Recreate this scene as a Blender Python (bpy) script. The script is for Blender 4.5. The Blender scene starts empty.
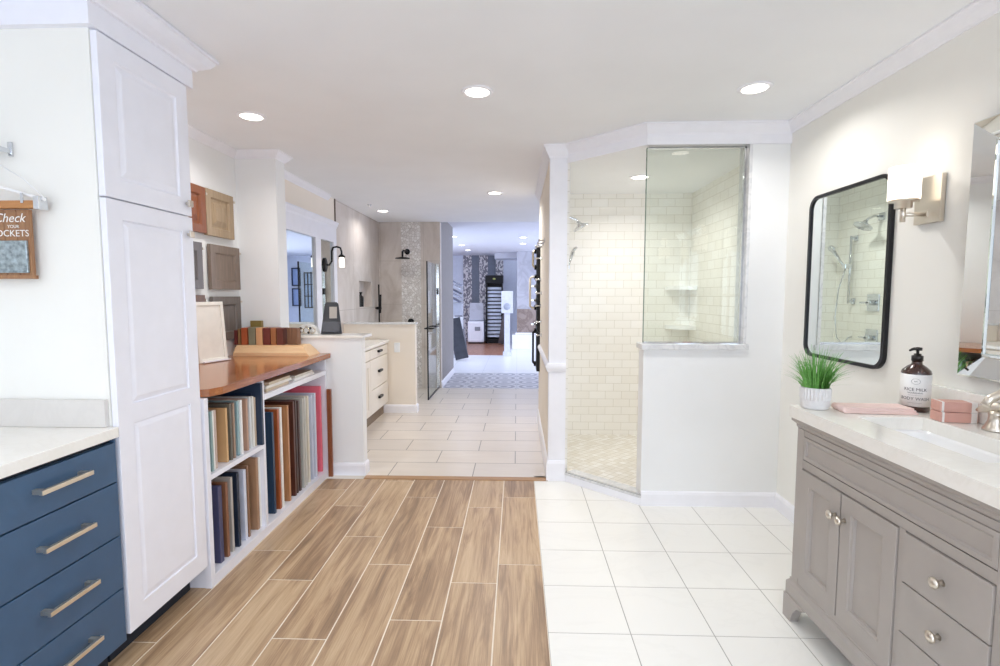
import bpy, bmesh, math, random
from mathutils import Vector, Matrix
random.seed(7)
S = bpy.context.scene
COL = S.collection
PI = math.pi

# ------------------------------------------------------------------ camera
YAW, PITCH, FPX = math.radians(1.9226), math.radians(4.3033), 505.0
cam_d = bpy.data.cameras.new('camera'); cam = bpy.data.objects.new('camera', cam_d); COL.objects.link(cam)
cam_d.sensor_width = 36.0; cam_d.lens = FPX/1000*36.0; cam_d.clip_start = .05
cam.location = (0, 0, 1.353); cam.rotation_euler = (PI/2-PITCH, 0, YAW)
S.camera = cam
# ------------------------------------------------------------------ world, exposure
w = bpy.data.worlds.new('daylight'); S.world = w; w.use_nodes = True
bgn = w.node_tree.nodes['Background']; bgn.inputs[0].default_value = (.72, .83, 1, 1); bgn.inputs[1].default_value = 1.2
S.view_settings.view_transform = 'Standard'; S.view_settings.look = 'None'
S.view_settings.gamma = 1; S.view_settings.use_curve_mapping = False
S.view_settings.exposure = 0.47
S.cycles.max_bounces = 14; S.cycles.diffuse_bounces = 9; S.cycles.glossy_bounces = 6
S.cycles.transparent_max_bounces = 16; S.cycles.sample_clamp_indirect = 6
S.cycles.caustics_reflective = False; S.cycles.caustics_refractive = False
LAMP = 4.2     # watts of one recessed lamp
def area(name, loc, rot, sx, sy, power, color, shape='RECTANGLE', spread=PI):
    l = bpy.data.lights.new(name, 'AREA'); l.shape = shape; l.size = sx
    if shape == 'RECTANGLE': l.size_y = sy
    l.energy = power; l.color = color; l.spread = spread
    o = bpy.data.objects.new(name, l); COL.objects.link(o); o.location = loc; o.rotation_euler = rot
    return o
DAY = (.80, .88, 1.0)
area('window_and_added_daylight', (.25, -2.98, 1.35), (PI/2, 0, 0), 2.9, 1.6, 33, (.76, .86, 1.0))          # shines +Y through window_1
area('window_and_added_daylight', (1.74, -1.35, 1.40), (PI/2, 0, PI/2), 1.7, 1.5, 26, (.66, .78, 1.0))       # shines -X through window_2
area('window_and_added_daylight', (3.10, 10.6, 1.5), (PI/2, 0, PI/2), 4.6, 1.7, 80, (.80, .85, 1.0))   # added to brighten the far room, outside an unseen made-up window
area('window_and_added_daylight', (-2.70, 10.9, 1.5), (PI/2, 0, -PI/2), 3.0, 1.7, 34, (.80, .85, 1.0))  # second lamp added for the far room's cool light, left side

# ------------------------------------------------------------------ mesh builder
class MB:
    def __init__(s): s.bm = bmesh.new()
    def box(s, x0, x1, y0, y1, z0, z1, bev=0):
        b = bmesh.new()
        r = bmesh.ops.create_cube(b, size=1)
        for v in b.verts:
            v.co = Vector(((x0+x1)/2+v.co.x*(x1-x0), (y0+y1)/2+v.co.y*(y1-y0), (z0+z1)/2+v.co.z*(z1-z0)))
        if bev: bmesh.ops.bevel(b, geom=b.edges[:], offset=bev, segments=2, affect='EDGES', profile=.6)
        s.merge(b); return s
    def merge(s, b, M=None):
        if M is not None: b.transform(M)
        me = bpy.data.meshes.new('t'); b.to_mesh(me); s.bm.from_mesh(me); bpy.data.meshes.remove(me); b.free()
    def rbox(s, M, sx, sy, sz, bev=0):
        t = MB(); t.box(-sx/2, sx/2, -sy/2, sy/2, -sz/2, sz/2, bev); s.merge(t.bm, M); return s
    def prism(s, pts, z0, z1):                       # polygon in xy (ccw), extruded in z
        b = s.bm; lo = [b.verts.new((x, y, z0)) for x, y in pts]; hi = [b.verts.new((x, y, z1)) for x, y in pts]
        n = len(pts); b.faces.new(lo[::-1]); b.faces.new(hi)
        for i in range(n): b.faces.new((lo[i], lo[(i+1) % n], hi[(i+1) % n], hi[i]))
        return s
    def tube(s, pts, r, seg=10, cap=True):
        pts = [Vector(p) for p in pts]; b = s.bm; rings = []
        rr = r if isinstance(r, (list, tuple)) else [r]*len(pts)
        prev = None
        for i, p in enumerate(pts):
            d = (pts[min(i+1, len(pts)-1)]-pts[max(i-1, 0)]).normalized()
            if prev is None:
                a = Vector((0, 0, 1)) if abs(d.z) < .9 else Vector((1, 0, 0))
                u = d.cross(a).normalized()
            else: u = (prev-d*prev.dot(d)).normalized()
            prev = u; v = d.cross(u)
            rings.append([b.verts.new(p+(u*math.cos(2*PI*k/seg)+v*math.sin(2*PI*k/seg))*rr[i]) for k in range(seg)])
        for a_, c in zip(rings, rings[1:]):
            for k in range(seg): f = b.faces.new((a_[k], a_[(k+1) % seg], c[(k+1) % seg], c[k])); f.smooth = True
        if cap: b.faces.new(rings[0][::-1]); b.faces.new(rings[-1])
        return s
    def lathe(s, prof, c=(0, 0, 0), seg=28, M=None, smooth=True, flute=None):
        b = bmesh.new(); rings = []
        for r, z in prof:
            ring = []
            for k in range(seg):
                a = 2*PI*k/seg; q = r
                if flute and flute[0] <= z <= flute[1]: q = r+(flute[2] if k % 2 else -flute[2])
                ring.append(b.verts.new((q*math.cos(a), q*math.sin(a), z)))
            rings.append(ring)
        for a_, c_ in zip(rings, rings[1:]):
            for k in range(seg):
                f = b.faces.new((a_[k], a_[(k+1) % seg], c_[(k+1) % seg], c_[k])); f.smooth = smooth
        if prof[0][0] > 1e-6: b.faces.new(rings[0][::-1])
        if prof[-1][0] > 1e-6: b.faces.new(rings[-1])
        s.merge(b, (Matrix.Translation(c) @ M) if M is not None else Matrix.Translation(c)); return s
    def mold(s, path, prof, side=1):                 # profile (out, z) swept along a plan polyline, mitred; side=+1 : out is to the left
        P = [Vector((p[0], p[1])) for p in path]; n = len(P); b = s.bm; rows = []
        for i in range(n):
            ds = []
            if i > 0: ds.append((P[i]-P[i-1]).normalized())
            if i < n-1: ds.append((P[i+1]-P[i]).normalized())
            ns = [Vector((-d.y, d.x))*side for d in ds]
            m = ns[0] if len(ns) == 1 else (ns[0]+ns[1]).normalized()/max(.3, math.cos(ns[0].angle(ns[1])/2))
            rows.append([b.verts.new((P[i].x+m.x*d, P[i].y+m.y*d, z)) for d, z in prof])
        k = len(prof)
        for a_, c in zip(rows, rows[1:]):
            for j in range(k): b.faces.new((a_[j], a_[(j+1) % k], c[(j+1) % k], c[j]))
        b.faces.new(rows[0]); b.faces.new(rows[-1][::-1])
        bmesh.ops.recalc_face_normals(b, faces=b.faces[:]); return s
    def panel(s, M, wd, ht, t, rings, back=True):    # door slab : rings = [(inset, depth)] ; local u=x, v=z, front at -y
        b = bmesh.new()
        def rect(ins, dep, u=None): return [b.verts.new((x, dep, z)) for x, z in ((ins, ins), (wd-ins, ins), (wd-ins, ht-ins), (ins, ht-ins))]
        R = [rect(0, t), rect(0, .0015), rect(.0015, 0)]+[rect(i, d) for i, d in rings]
        for a_, c in zip(R, R[1:]):
            for k in range(4): b.faces.new((a_[k], a_[(k+1) % 4], c[(k+1) % 4], c[k]))
        b.faces.new(R[-1]); b.faces.new(R[0][::-1])
        bmesh.ops.recalc_face_normals(b, faces=b.faces[:])
        s.merge(b, M); return s

def FX(x, y, z): return Matrix.Translation((x, y, z)) @ Matrix.Rotation(PI/2, 4, 'Z')       # front towards +X, u = +Y
def FMX(x, y, z): return Matrix.Translation((x, y, z)) @ Matrix.Rotation(-PI/2, 4, 'Z')     # front towards -X, u = -Y
def FY(x, y, z): return Matrix.Translation((x, y, z))                                       # front towards -Y, u = +X

RAISED = lambda f: [(f, 0), (f+.006, .006), (f+.012, .007), (f+.030, .0015), (f+.034, .001)]
SHAKER = lambda f: [(f, 0), (f+.0015, .008)]
FLATP = [(.004, 0)]

def build(name, mb, m, parent=None, smooth=False):
    me = bpy.data.meshes.new(name)
    bmesh.ops.recalc_face_normals(mb.bm, faces=mb.bm.faces[:]) if False else None
    off = Vector((0, 0, 0))
    if parent is not None and not parent.get('_local'):
        p = parent
        while p is not None: off += Vector(p.location); p = p.parent
    mb.bm.transform(Matrix.Translation(-off)); mb.bm.to_mesh(me); mb.bm.free()
    for mm in (m if isinstance(m, list) else [m]): me.materials.append(mm)
    if smooth:
        for p in me.polygons: p.use_smooth = True
    o = bpy.data.objects.new(name, me); COL.objects.link(o)
    if parent is not None: o.parent = parent
    return o
def part(name, mb, m, parent, label=None, local=False, smooth=False):
    me_local = local
    if local:
        mb2 = mb; me = bpy.data.meshes.new(name); mb2.bm.to_mesh(me); mb2.bm.free(); me.materials.append(m)
        if smooth:
            for p in me.polygons: p.use_smooth = True
        o = bpy.data.objects.new(name, me); COL.objects.link(o); o.parent = parent
    else: o = build(name, mb, m, parent, smooth)
    if label: o['label'] = label
    return o
def thing(name, label, cat, loc, rz=0, group=None):
    o = bpy.data.objects.new(name, None); COL.objects.link(o); o.location = loc; o.rotation_euler = (0, 0, rz)
    o.empty_display_size = .05; o['label'] = label; o['category'] = cat
    if group: o['group'] = group
    return o
def solo(name, mb, m, label, cat, group=None, smooth=False):
    xs = [v.co.x for v in mb.bm.verts]; ys = [v.co.y for v in mb.bm.verts]; zs = [v.co.z for v in mb.bm.verts]
    c = Vector(((min(xs)+max(xs))/2, (min(ys)+max(ys))/2, min(zs)))
    mb.bm.transform(Matrix.Translation(-c)); o = build(name, mb, m, None, smooth); o.location = c
    o['label'] = label; o['category'] = cat
    if group: o['group'] = group
    return o
def struct(name, mb, m, label=None):
    o = build(name, mb, m); o['kind'] = 'structure'
    if label: o['label'] = label
    return o
def copy_tree(o, parent=None):
    c = o.copy(); COL.objects.link(c)
    if parent is not None: c.parent = parent
    for ch in list(o.children):
        if ch.type == 'MESH' or ch.type == 'EMPTY' or ch.type == 'LIGHT': copy_tree(ch, c)
    return c
def text_mb(txt, size, M, depth=.0006, align='CENTER', shear=0):
    cu = bpy.data.curves.new('txt', 'FONT'); cu.body = txt; cu.size = size; cu.extrude = depth/2
    cu.align_x = align; cu.align_y = 'CENTER'; cu.shear = shear; cu.resolution_u = 3
    o = bpy.data.objects.new('txt', cu); COL.objects.link(o)
    bpy.context.view_layer.update()
    me = bpy.data.meshes.new_from_object(o.evaluated_get(bpy.context.evaluated_depsgraph_get()))
    bpy.data.objects.remove(o); mb = MB(); mb.bm.from_mesh(me); bpy.data.meshes.remove(me); mb.bm.transform(M); return mb

# ------------------------------------------------------------------ materials
def srgb(h):
    if isinstance(h, str): h = [int(h[i:i+2], 16) for i in (0, 2, 4)]
    return tuple((c/255/12.92 if c/255 <= .04045 else ((c/255+.055)/1.055)**2.4) for c in h)+(1,)
class NT:
    def __init__(s, name):
        s.m = bpy.data.materials.new(name); s.m.use_nodes = True; s.t = s.m.node_tree; s.N = s.t.nodes; s.L = s.t.links
        s.b = s.N['Principled BSDF']
    def n(s, typ, **kw):
        x = s.N.new(typ)
        for k, v in kw.items():
            if k.startswith('i_'): x.inputs[k[2:].replace('_', ' ')].default_value = v
            else: setattr(x, k, v)
        return x
    def l(s, a, b): s.L.new(a, b)
    def math(s, op, a, b=None, c=None):
        x = s.n('ShaderNodeMath', operation=op)
        for i, v in enumerate((a, b, c)):
            if v is None: continue
            if isinstance(v, (int, float)): x.inputs[i].default_value = v
            else: s.l(v, x.inputs[i])
        return x.outputs[0]
    def mix(s, f, a, b):
        x = s.n('ShaderNodeMix', data_type='RGBA')
        for i, v in ((0, f), (6, a), (7, b)):
            if isinstance(v, (int, float)): x.inputs[i].default_value = v
            elif isinstance(v, tuple): x.inputs[i].default_value = v
            else: s.l(v, x.inputs[i])
        return x.outputs[2]
    def pos(s): return s.n('ShaderNodeNewGeometry').outputs['Position']
    def obj(s): return s.n('ShaderNodeTexCoord').outputs['Object']
    def sep(s, v):
        x = s.n('ShaderNodeSeparateXYZ'); s.l(v, x.inputs[0]); return x.outputs
    def comb(s, a, b, c=0.0):
        x = s.n('ShaderNodeCombineXYZ')
        for i, v in enumerate((a, b, c)):
            if isinstance(v, (int, float)): x.inputs[i].default_value = v
            else: s.l(v, x.inputs[i])
        return x.outputs[0]
    def noise(s, v, scale, detail=3, rough=.5, dist=0):
        x = s.n('ShaderNodeTexNoise'); x.inputs['Scale'].default_value = scale; x.inputs['Detail'].default_value = detail
        x.inputs['Roughness'].default_value = rough; x.inputs['Distortion'].default_value = dist; s.l(v, x.inputs['Vector']); return x.outputs[0]
    def scalev(s, v, sc):
        x = s.n('ShaderNodeVectorMath', operation='MULTIPLY'); s.l(v, x.inputs[0]); x.inputs[1].default_value = sc; return x.outputs[0]
    def ramp(s, f, stops):
        x = s.n('ShaderNodeValToRGB'); r = x.color_ramp
        while len(r.elements) < len(stops): r.elements.new(.5)
        for e, (p, c) in zip(r.elements, stops): e.position = p; e.color = c
        s.l(f, x.inputs[0]); return x.outputs[0]
    def bump(s, h, st, dist=.01):
        x = s.n('ShaderNodeBump'); x.inputs['Strength'].default_value = st; x.inputs['Distance'].default_value = dist
        s.l(h, x.inputs['Height']); s.l(x.outputs[0], s.b.inputs['Normal'])
    def tiles(s, u, v, tw, th, off, g):              # -> grout mask, random per tile
        row = s.math('FLOOR', s.math('DIVIDE', v, th)); uu = s.math('ADD', s.math('DIVIDE', u, tw), s.math('MULTIPLY', row, off))
        cell = s.math('FLOOR', uu); fu = s.math('FRACT', uu); fv = s.math('FRACT', s.math('DIVIDE', v, th))
        du = s.math('MULTIPLY', s.math('MINIMUM', fu, s.math('SUBTRACT', 1, fu)), tw)
        dv = s.math('MULTIPLY', s.math('MINIMUM', fv, s.math('SUBTRACT', 1, fv)), th)
        mask = s.math('LESS_THAN', s.math('MINIMUM', du, dv), g/2)
        wn = s.n('ShaderNodeTexWhiteNoise', noise_dimensions='2D'); s.l(s.comb(cell, row), wn.inputs['Vector'])
        return mask, wn.outputs[0]
def P(name, c, rough=.5, metal=0, var=.04, scale=14, coat=0, bump=0, bscale=80, spec=.5):
    t = NT(name); c = srgb(c)
    f = t.noise(t.obj(), scale, 3)
    d = tuple(max(0, x*(1-var*2)) for x in c[:3])+(1,); e = tuple(min(1, x*(1+var)) for x in c[:3])+(1,)
    t.l(t.ramp(f, [(.3, d), (.7, e)]), t.b.inputs['Base Color'])
    t.b.inputs['Roughness'].default_value = rough; t.b.inputs['Metallic'].default_value = metal
    t.b.inputs['Specular IOR Level'].default_value = spec
    if coat: t.b.inputs['Coat Weight'].default_value = coat; t.b.inputs['Coat Roughness'].default_value = .1
    if bump: t.bump(t.noise(t.obj(), bscale, 2), bump, .003)
    return t.m
def WOOD(name, c1, c2, axis=2, rough=.4, sc=6, stretch=14, coat=0):
    t = NT(name); s = [stretch]*3; s[axis] = 1.0
    v = t.scalev(t.obj(), tuple(s)); a = t.noise(v, sc, 5, .6, .6)
    col = t.ramp(a, [(.3, srgb(c1)), (.55, t_mid(c1, c2)), (.72, srgb(c2))]); t.l(col, t.b.inputs['Base Color'])
    t.b.inputs['Roughness'].default_value = rough
    if coat: t.b.inputs['Coat Weight'].default_value = coat; t.b.inputs['Coat Roughness'].default_value = .12
    t.bump(a, .15, .002); return t.m
def t_mid(a, b):
    a = srgb(a); b = srgb(b); return tuple((x+y)/2 for x, y in zip(a, b))
def STONE(name, base, vein, rough=.25, sc=2.0, amt=.5, coord='pos', gr=None):
    t = NT(name); v = t.pos()
    n = t.noise(v, sc, 6, .6, 1.6); a = t.math('ABSOLUTE', t.math('SUBTRACT', n, .5))
    f = t.math('MULTIPLY', t.math('SUBTRACT', 1, t.math('MINIMUM', t.math('MULTIPLY', a, 14), 1)), amt)
    cl = t.noise(v, sc*.8, 3); c = t.mix(t.math('MULTIPLY', cl, amt), srgb(base), srgb(vein)); c = t.mix(f, c, srgb(vein))
    t.l(c, t.b.inputs['Base Color']); t.b.inputs['Roughness'].default_value = rough; return t.m
def EM(name, c, st):
    t = NT(name); t.b.inputs['Base Color'].default_value = srgb('FFFFFF'); t.b.inputs['Emission Color'].default_value = srgb(c)
    t.b.inputs['Emission Strength'].default_value = st; return t.m
def GLASS(name, tint=(.93, .97, .95, 1)):
    t = NT(name); tr = t.n('ShaderNodeBsdfTransparent'); tr.inputs[0].default_value = tint
    gl = t.n('ShaderNodeBsdfGlossy'); gl.inputs['Roughness'].default_value = .01
    fr = t.n('ShaderNodeFresnel'); fr.inputs[0].default_value = 1.5; mx = t.n('ShaderNodeMixShader')
    g_ = t.n('ShaderNodeNewGeometry'); fac = t.math('MULTIPLY', fr.outputs[0], t.math('SUBTRACT', 1, g_.outputs['Backfacing'])); t.l(fac, mx.inputs[0]); t.l(tr.outputs[0], mx.inputs[1]); t.l(gl.outputs[0], mx.inputs[2])
    t.l(mx.outputs[0], t.N['Material Output'].inputs[0]); return t.m

M = {}
M['wall'] = P('warm_white_wall_paint', 'EFF0F0', .75, var=.01, scale=3)
M['cream'] = P('cream_wall_and_warm_light_paint', 'EFEEE8', .7, var=.01, scale=3)
M['wallb'] = P('beige_wall_paint', 'EEE5D8', .75, var=.01, scale=3)
M['trim'] = P('white_trim_paint', 'F2F2F7', .35, var=.01)
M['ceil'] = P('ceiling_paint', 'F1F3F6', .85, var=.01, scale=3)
M['greywall'] = P('grey_wall_paint', '8F8A88', .6, var=.03)
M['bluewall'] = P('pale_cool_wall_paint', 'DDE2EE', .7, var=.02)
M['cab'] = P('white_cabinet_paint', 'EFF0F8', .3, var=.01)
M['blue'] = P('slate_blue_cabinet_paint', '3F5D7C', .35, var=.03)
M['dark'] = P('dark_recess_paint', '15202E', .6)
M['quartz'] = STONE('cream_quartz', 'F6F4EE', 'EAE7DE', .15, 6, .3)
M['quartz2'] = STONE('grey_quartz_splash', 'DAD6D1', 'CFCBC6', .3, 5, .3)
M['ledge'] = STONE('marble_ledge', 'ECECEC', 'C0C2C6', .2, 7, .5)
M['nickel'] = P('brushed_nickel', 'DCD3C6', .28, 1, var=.03)
M['pull'] = P('champagne_bar_metal', 'EFE4D4', .38, 1, var=.02)
M['chrome'] = P('polished_chrome', 'D8DADE', .08, 1, var=.01)
M['brass'] = P('champagne_metal', 'D9C9AC', .25, 1, var=.02)
M['black'] = P('matte_black_metal', '1C1B1D', .4, .4)
M['mirror'] = P('mirror_silver', 'E9EEEC', .005, 1, var=0)
M['greige'] = P('greige_vanity_paint', 'AAA39D', .4, var=.015)
M['porc'] = P('white_porcelain', 'F7F7F7', .08, var=.005, coat=.6)
M['glass'] = GLASS('clear_glass'); M['glassg'] = GLASS('green_tinted_glass', (.92, .95, .925, 1))
M['edge'] = P('green_glass_edge', '5E7268', .15)
M['lamp'] = EM('lit_lamp_diffuser', 'FFF8EC', 6); M['shade'] = EM('lit_opal_shade', 'FFF3E2', 1.4)
M['counter'] = WOOD('cherry_butcher_block', '8A4A22', 'C27E48', 1, .2, 5, 9, .4)

def floor_mats():
    # wood-look planks : random shade per face from an attribute, grain along Y
    t = NT('oak_look_plank_tile'); at = t.n('ShaderNodeAttribute', attribute_name='rnd'); r = at.outputs['Fac']
    p = t.sep(t.pos()); u = t.math('ADD', t.math('MULTIPLY', p[0], 13.0), t.math('MULTIPLY', r, 37)); v = t.math('MULTIPLY', p[1], 1.3)
    n1 = t.noise(t.comb(u, t.math('MULTIPLY', v, .8), t.math('MULTIPLY', r, 19)), 1.5, 6, .62, .8); n2 = t.noise(t.comb(t.math('MULTIPLY', u, 6), v, r), 3.2, 4, .6, .3)
    f = t.math('ADD', t.math('MULTIPLY', n1, .7), t.math('MULTIPLY', n2, .3)); f = t.math('ADD', f, t.math('MULTIPLY', t.math('SUBTRACT', r, .5), .10))
    c = t.ramp(f, [(.34, srgb('887058')), (.43, srgb('A08367')), (.52, srgb('BA9D7C')), (.66, srgb('CEB493'))])
    t.l(c, t.b.inputs['Base Color']); t.b.inputs['Roughness'].default_value = .38; t.bump(n2, .08, .002); M['plank'] = t.m
    t = NT('white_marble_look_tile'); v = t.pos(); n = t.noise(v, 1.3, 5, .6, 2.0); a = t.math('ABSOLUTE', t.math('SUBTRACT', n, .5))
    f = t.math('SUBTRACT', 1, t.math('MINIMUM', t.math('MULTIPLY', a, 30), 1)); f = t.math('MULTIPLY', f, .07)
    t.l(t.mix(f, srgb('F0EFEA'), srgb('CFCDC8')), t.b.inputs['Base Color']); t.b.inputs['Roughness'].default_value = .22; M['wtile'] = t.m
    t = NT('pale_stone_floor_tile'); p = t.sep(t.pos()); m_, r = t.tiles(t.math('ADD', p[0], .33), t.math('SUBTRACT', p[1], 3.66), .637, .319, .50, .007)
    n = t.noise(t.scalev(t.pos(), (2, 9, 1)), 1.5, 4); base = t.mix(n, srgb('D5CABD'), srgb('E8E0D5')); base = t.mix(t.math('MULTIPLY', r, .5), base, srgb('D0C9C2'))
    t.l(t.mix(m_, base, srgb('8F8880')), t.b.inputs['Base Color']); t.b.inputs['Roughness'].default_value = .3; M['htile'] = t.m
    t = NT('patterned_encaustic_tile'); p = t.sep(t.pos()); m_, r = t.tiles(p[0], p[1], .38, .38, 0, .012)
    fx = t.math('SUBTRACT', t.math('FRACT', t.math('DIVIDE', p[0], .38)), .5); fy = t.math('SUBTRACT', t.math('FRACT', t.math('DIVIDE', p[1], .38)), .5)
    d = t.math('SQRT', t.math('ADD', t.math('POWER', fx, 2), t.math('POWER', fy, 2)))
    k = t.math('GREATER_THAN', t.math('SINE', t.math('MULTIPLY', d, 22)), .1); k2 = t.math('MULTIPLY', k, .8)
    c = t.mix(k2, srgb('CBCAD0'), srgb('8E909C')); t.l(t.mix(m_, c, srgb('BDBFC7')), t.b.inputs['Base Color']); t.b.inputs['Roughness'].default_value = .55; M['ptile'] = t.m
    t = NT('glossy_white_floor_tile'); p = t.sep(t.pos()); m_, r = t.tiles(p[0], p[1], .6, .6, 0, .006)
    t.l(t.mix(m_, srgb('E6E8EE'), srgb('C4C7D0')), t.b.inputs['Base Color']); t.b.inputs['Roughness'].default_value = .3; M['gtile'] = t.m
    M['redwood'] = WOOD('reddish_plank_floor', '8A5A45', 'B08066', 1, .35, 3, 7)
    # subway, one for X faces and one for Y faces
    for nm, ax in (('subx', 1), ('suby', 0)):
        t = NT('white_subway_tile_'+('side' if ax else 'back')); p = t.sep(t.pos()); m_, r = t.tiles(p[ax], p[2], .152, .0745, .5, .0035)
        base = t.mix(r, srgb('F6F4F0'), srgb('F2EFE9')); t.l(t.mix(m_, base, srgb('D6D2C8')), t.b.inputs['Base Color'])
        t.b.inputs['Roughness'].default_value = .12; t.bump(t.math('SUBTRACT', 1, m_), .25, .002); M[nm] = t.m
    t = NT('small_mosaic_shower_floor'); p = t.sep(t.pos()); u = t.math('MULTIPLY', t.math('ADD', p[0], p[1]), .7071); v = t.math('MULTIPLY', t.math('SUBTRACT', p[1], p[0]), .7071)
    m_, r = t.tiles(u, v, .054, .054, 0, .005); base = t.mix(r, srgb('F3F1EC'), srgb('E0DBD0'))
    t.l(t.mix(m_, base, srgb('CBC5B8')), t.b.inputs['Base Color']); t.b.inputs['Roughness'].default_value = .3; M['mosf'] = t.m
    for nm, ax in (('stx', 1), ('sty', 0)):
        t = NT('taupe_stone_wall_tile_'+('side' if ax else 'back')); p = t.sep(t.pos()); m_, r = t.tiles(t.math('ADD', p[ax], .1), t.math('ADD', p[2], .02), .62, 1.2 if ax else .62, 0, .004)
        n = t.noise(t.scalev(t.pos(), (1.5, 1.5, .8)), 1.8, 6, .65, 1.2); base = t.ramp(n, [(.3, srgb('BCB0A6')), (.5, srgb('CFC5BD')), (.7, srgb('DCD4CE'))])
        t.l(t.mix(m_, base, srgb('A99F94')), t.b.inputs['Base Color']); t.b.inputs['Roughness'].default_value = .5; M[nm] = t.m
    t = NT('pebble_mosaic_stripe'); vo = t.n('ShaderNodeTexVoronoi', feature='DISTANCE_TO_EDGE'); vo.inputs['Scale'].default_value = 26; t.l(t.pos(), vo.inputs['Vector'])
    e = t.math('LESS_THAN', vo.outputs[0], .06); v2 = t.n('ShaderNodeTexVoronoi'); v2.inputs['Scale'].default_value = 26; t.l(t.pos(), v2.inputs['Vector'])
    g = t.sep(v2.outputs['Color']); base = t.mix(g[0], srgb('EEEBE8'), srgb('D2CBC6')); t.l(t.mix(e, base, srgb('C0B9B3')), t.b.inputs['Base Color'])
    t.b.inputs['Roughness'].default_value = .3; t.bump(t.math('MINIMUM', vo.outputs[0], .2), .4, .01); M['pebble'] = t.m
    t = NT('speckled_mosaic_strip'); vo = t.n('ShaderNodeTexVoronoi'); vo.inputs['Scale'].default_value = 34; t.l(t.scalev(t.pos(), (1, 1, .6)), vo.inputs['Vector'])
    g = t.sep(vo.outputs['Color']); k = t.math('GREATER_THAN', g[0], .48); t.l(t.mix(k, srgb('E4E0E0'), srgb('85818A')), t.b.inputs['Base Color']); M['spec'] = t.m
    M['greystrip'] = P('slate_grey_tile_strip', '767C8A', .35, var=.05)
    M['marble'] = STONE('veined_grey_marble', 'C6C8D2', 'A5A4AE', .15, 1.4, .6)
    M['brownmarble'] = STONE('brown_veined_marble', 'B0A199', '7C6A62', .2, 1.4, .7)
floor_mats()

# ------------------------------------------------------------------ structure : floors
def tile_floor(name, rects, mat, zt=0, groutm=None, bound=None):
    mb = MB(); b = mb.bm; rl = b.faces.layers.float.new('rnd'); n = 0
    if bound: x0, x1, y0, y1 = bound; mb.box(x0, x1, y0, y1, -.08, zt-.0012); [setattr(f, 'material_index', 1) for f in b.faces]
    for (x0, x1, y0, y1) in rects:
        v = [(x0, y0), (x1, y0), (x1, y1), (x0, y1)]; lo = [b.verts.new((x, y, zt-.004)) for x, y in v]; e = .0008
        hi = [b.verts.new((x+(e if x == x0 else -e), y+(e if y == y0 else -e), zt)) for x, y in v]
        fs = [b.faces.new(hi)]+[b.faces.new((lo[i], lo[(i+1) % 4], hi[(i+1) % 4], hi[i])) for i in range(4)]
        q = random.random()
        for f in fs: f[rl] = q
    me = bpy.data.meshes.new(name); b.to_mesh(me); b.free(); me.materials.append(mat); me.materials.append(groutm)
    o = bpy.data.objects.new(name, me); COL.objects.link(o); o['kind'] = 'structure'; return o
grout_w = P('cream_grout', 'EDE3D3', .8); grout_g = P('grey_grout', 'A5A29C', .8)
offs = {0: 2.449, 1: 2.280, 2: 1.998, 3: 2.429, 4: 1.869, 5: 2.276, 6: 2.547, 7: 1.83, 8: 2.2, 9: 1.95}
rects = []; G = .0022
for c in range(10):
    xr = .128-.2187*c; xl = xr-.2187; y = offs[c]-.848*7
    while y < 3.60:
        a, b_ = max(y, -3.0), min(y+.848, 3.60)
        if b_-a > .02: rects.append((max(xl, -2.05)+G, xr-G, a+G, b_-G))
        y += .848
tile_floor('floor', rects, M['plank'], 0, grout_w, (-2.05, .128, -3.0, 3.60))
rects = []; G = .0013
for i in range(5):
    for j in range(-15, 6):
        x0 = .128+.331*i; y0 = 1.94+.331*j; x1 = min(x0+.331, 1.66); y1 = min(y0+.331, 3.70)
        if x1-x0 > .01 and y1-y0 > .01: rects.append((x0+G, x1-G, y0+G, y1-G))
tile_floor('floor', rects, M['wtile'], 0, grout_g, (.128, 1.66, -3.1, 3.70))
struct('trim_1', MB().box(-1.128, .229, 3.60, 3.665, -.05, .004), WOOD('oak_threshold', '9C7650', 'C09A70', 0, .4))
struct('floor', MB().box(-2.0, 3.0, 3.665, 7.25, -.08, 0), M['htile'])
struct('floor', MB().box(-1.10, 3.0, 7.25, 8.70, -.08, 0), M['ptile'])
struct('floor', MB().box(-2.6, 3.0, 8.70, 11.3, -.08, 0), M['gtile'])
struct('floor', MB().box(-2.6, -.24, 11.3, 14.8, -.08, 0), M['redwood'])
struct('floor', MB().box(-.24, 3.0, 11.3, 14.8, -.08, 0), M['gtile'])

# ------------------------------------------------------------------ walls and ceilings
W = M['wall']
struct('wall_left', MB().box(-2.17, -2.05, -3.0, 3.68, 0, 2.39), W)
struct('wall_partition', MB().box(-2.17, -1.75, 3.68, 3.82, 0, 2.39), W)
struct('wall_mirror_side', MB().box(-2.10, -1.98, 3.82, 5.50, 0, 2.39), M['wallb'])
mb = MB(); nx = (6.30, 6.83, 1.20, 1.53)
mb.box(-2.10, -1.98, 5.50, nx[0], 0, 2.39); mb.box(-2.10, -1.98, nx[1], 7.25, 0, 2.39)
mb.box(-2.10, -1.98, nx[0], nx[1], 0, nx[2]); mb.box(-2.10, -1.98, nx[0], nx[1], nx[3], 2.39); mb.box(-2.12, -2.08, nx[0], nx[1], nx[2], nx[3])
struct('wall_shower_side', mb, M['stx'])
struct('trim_2', MB().box(-1.985, -1.968, 5.487, 5.503, 1.05, 2.39), P('bronze_tile_edge', '6E5D50', .4))
mb = MB(); mb.box(-2.1, -1.66, 7.25, 7.37, 0, 2.39); mb.box(-1.38, -1.10, 7.25, 7.37, 0, 2.39); struct('wall_shower_back', mb, M['sty'])
struct('trim_3', MB().box(-1.66, -1.38, 7.245, 7.37, 0, 2.39), M['pebble'])
struct('wall_grey', MB().box(-1.22, -1.10, 7.37, 8.70, 0, 2.5), M['greywall'])
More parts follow.
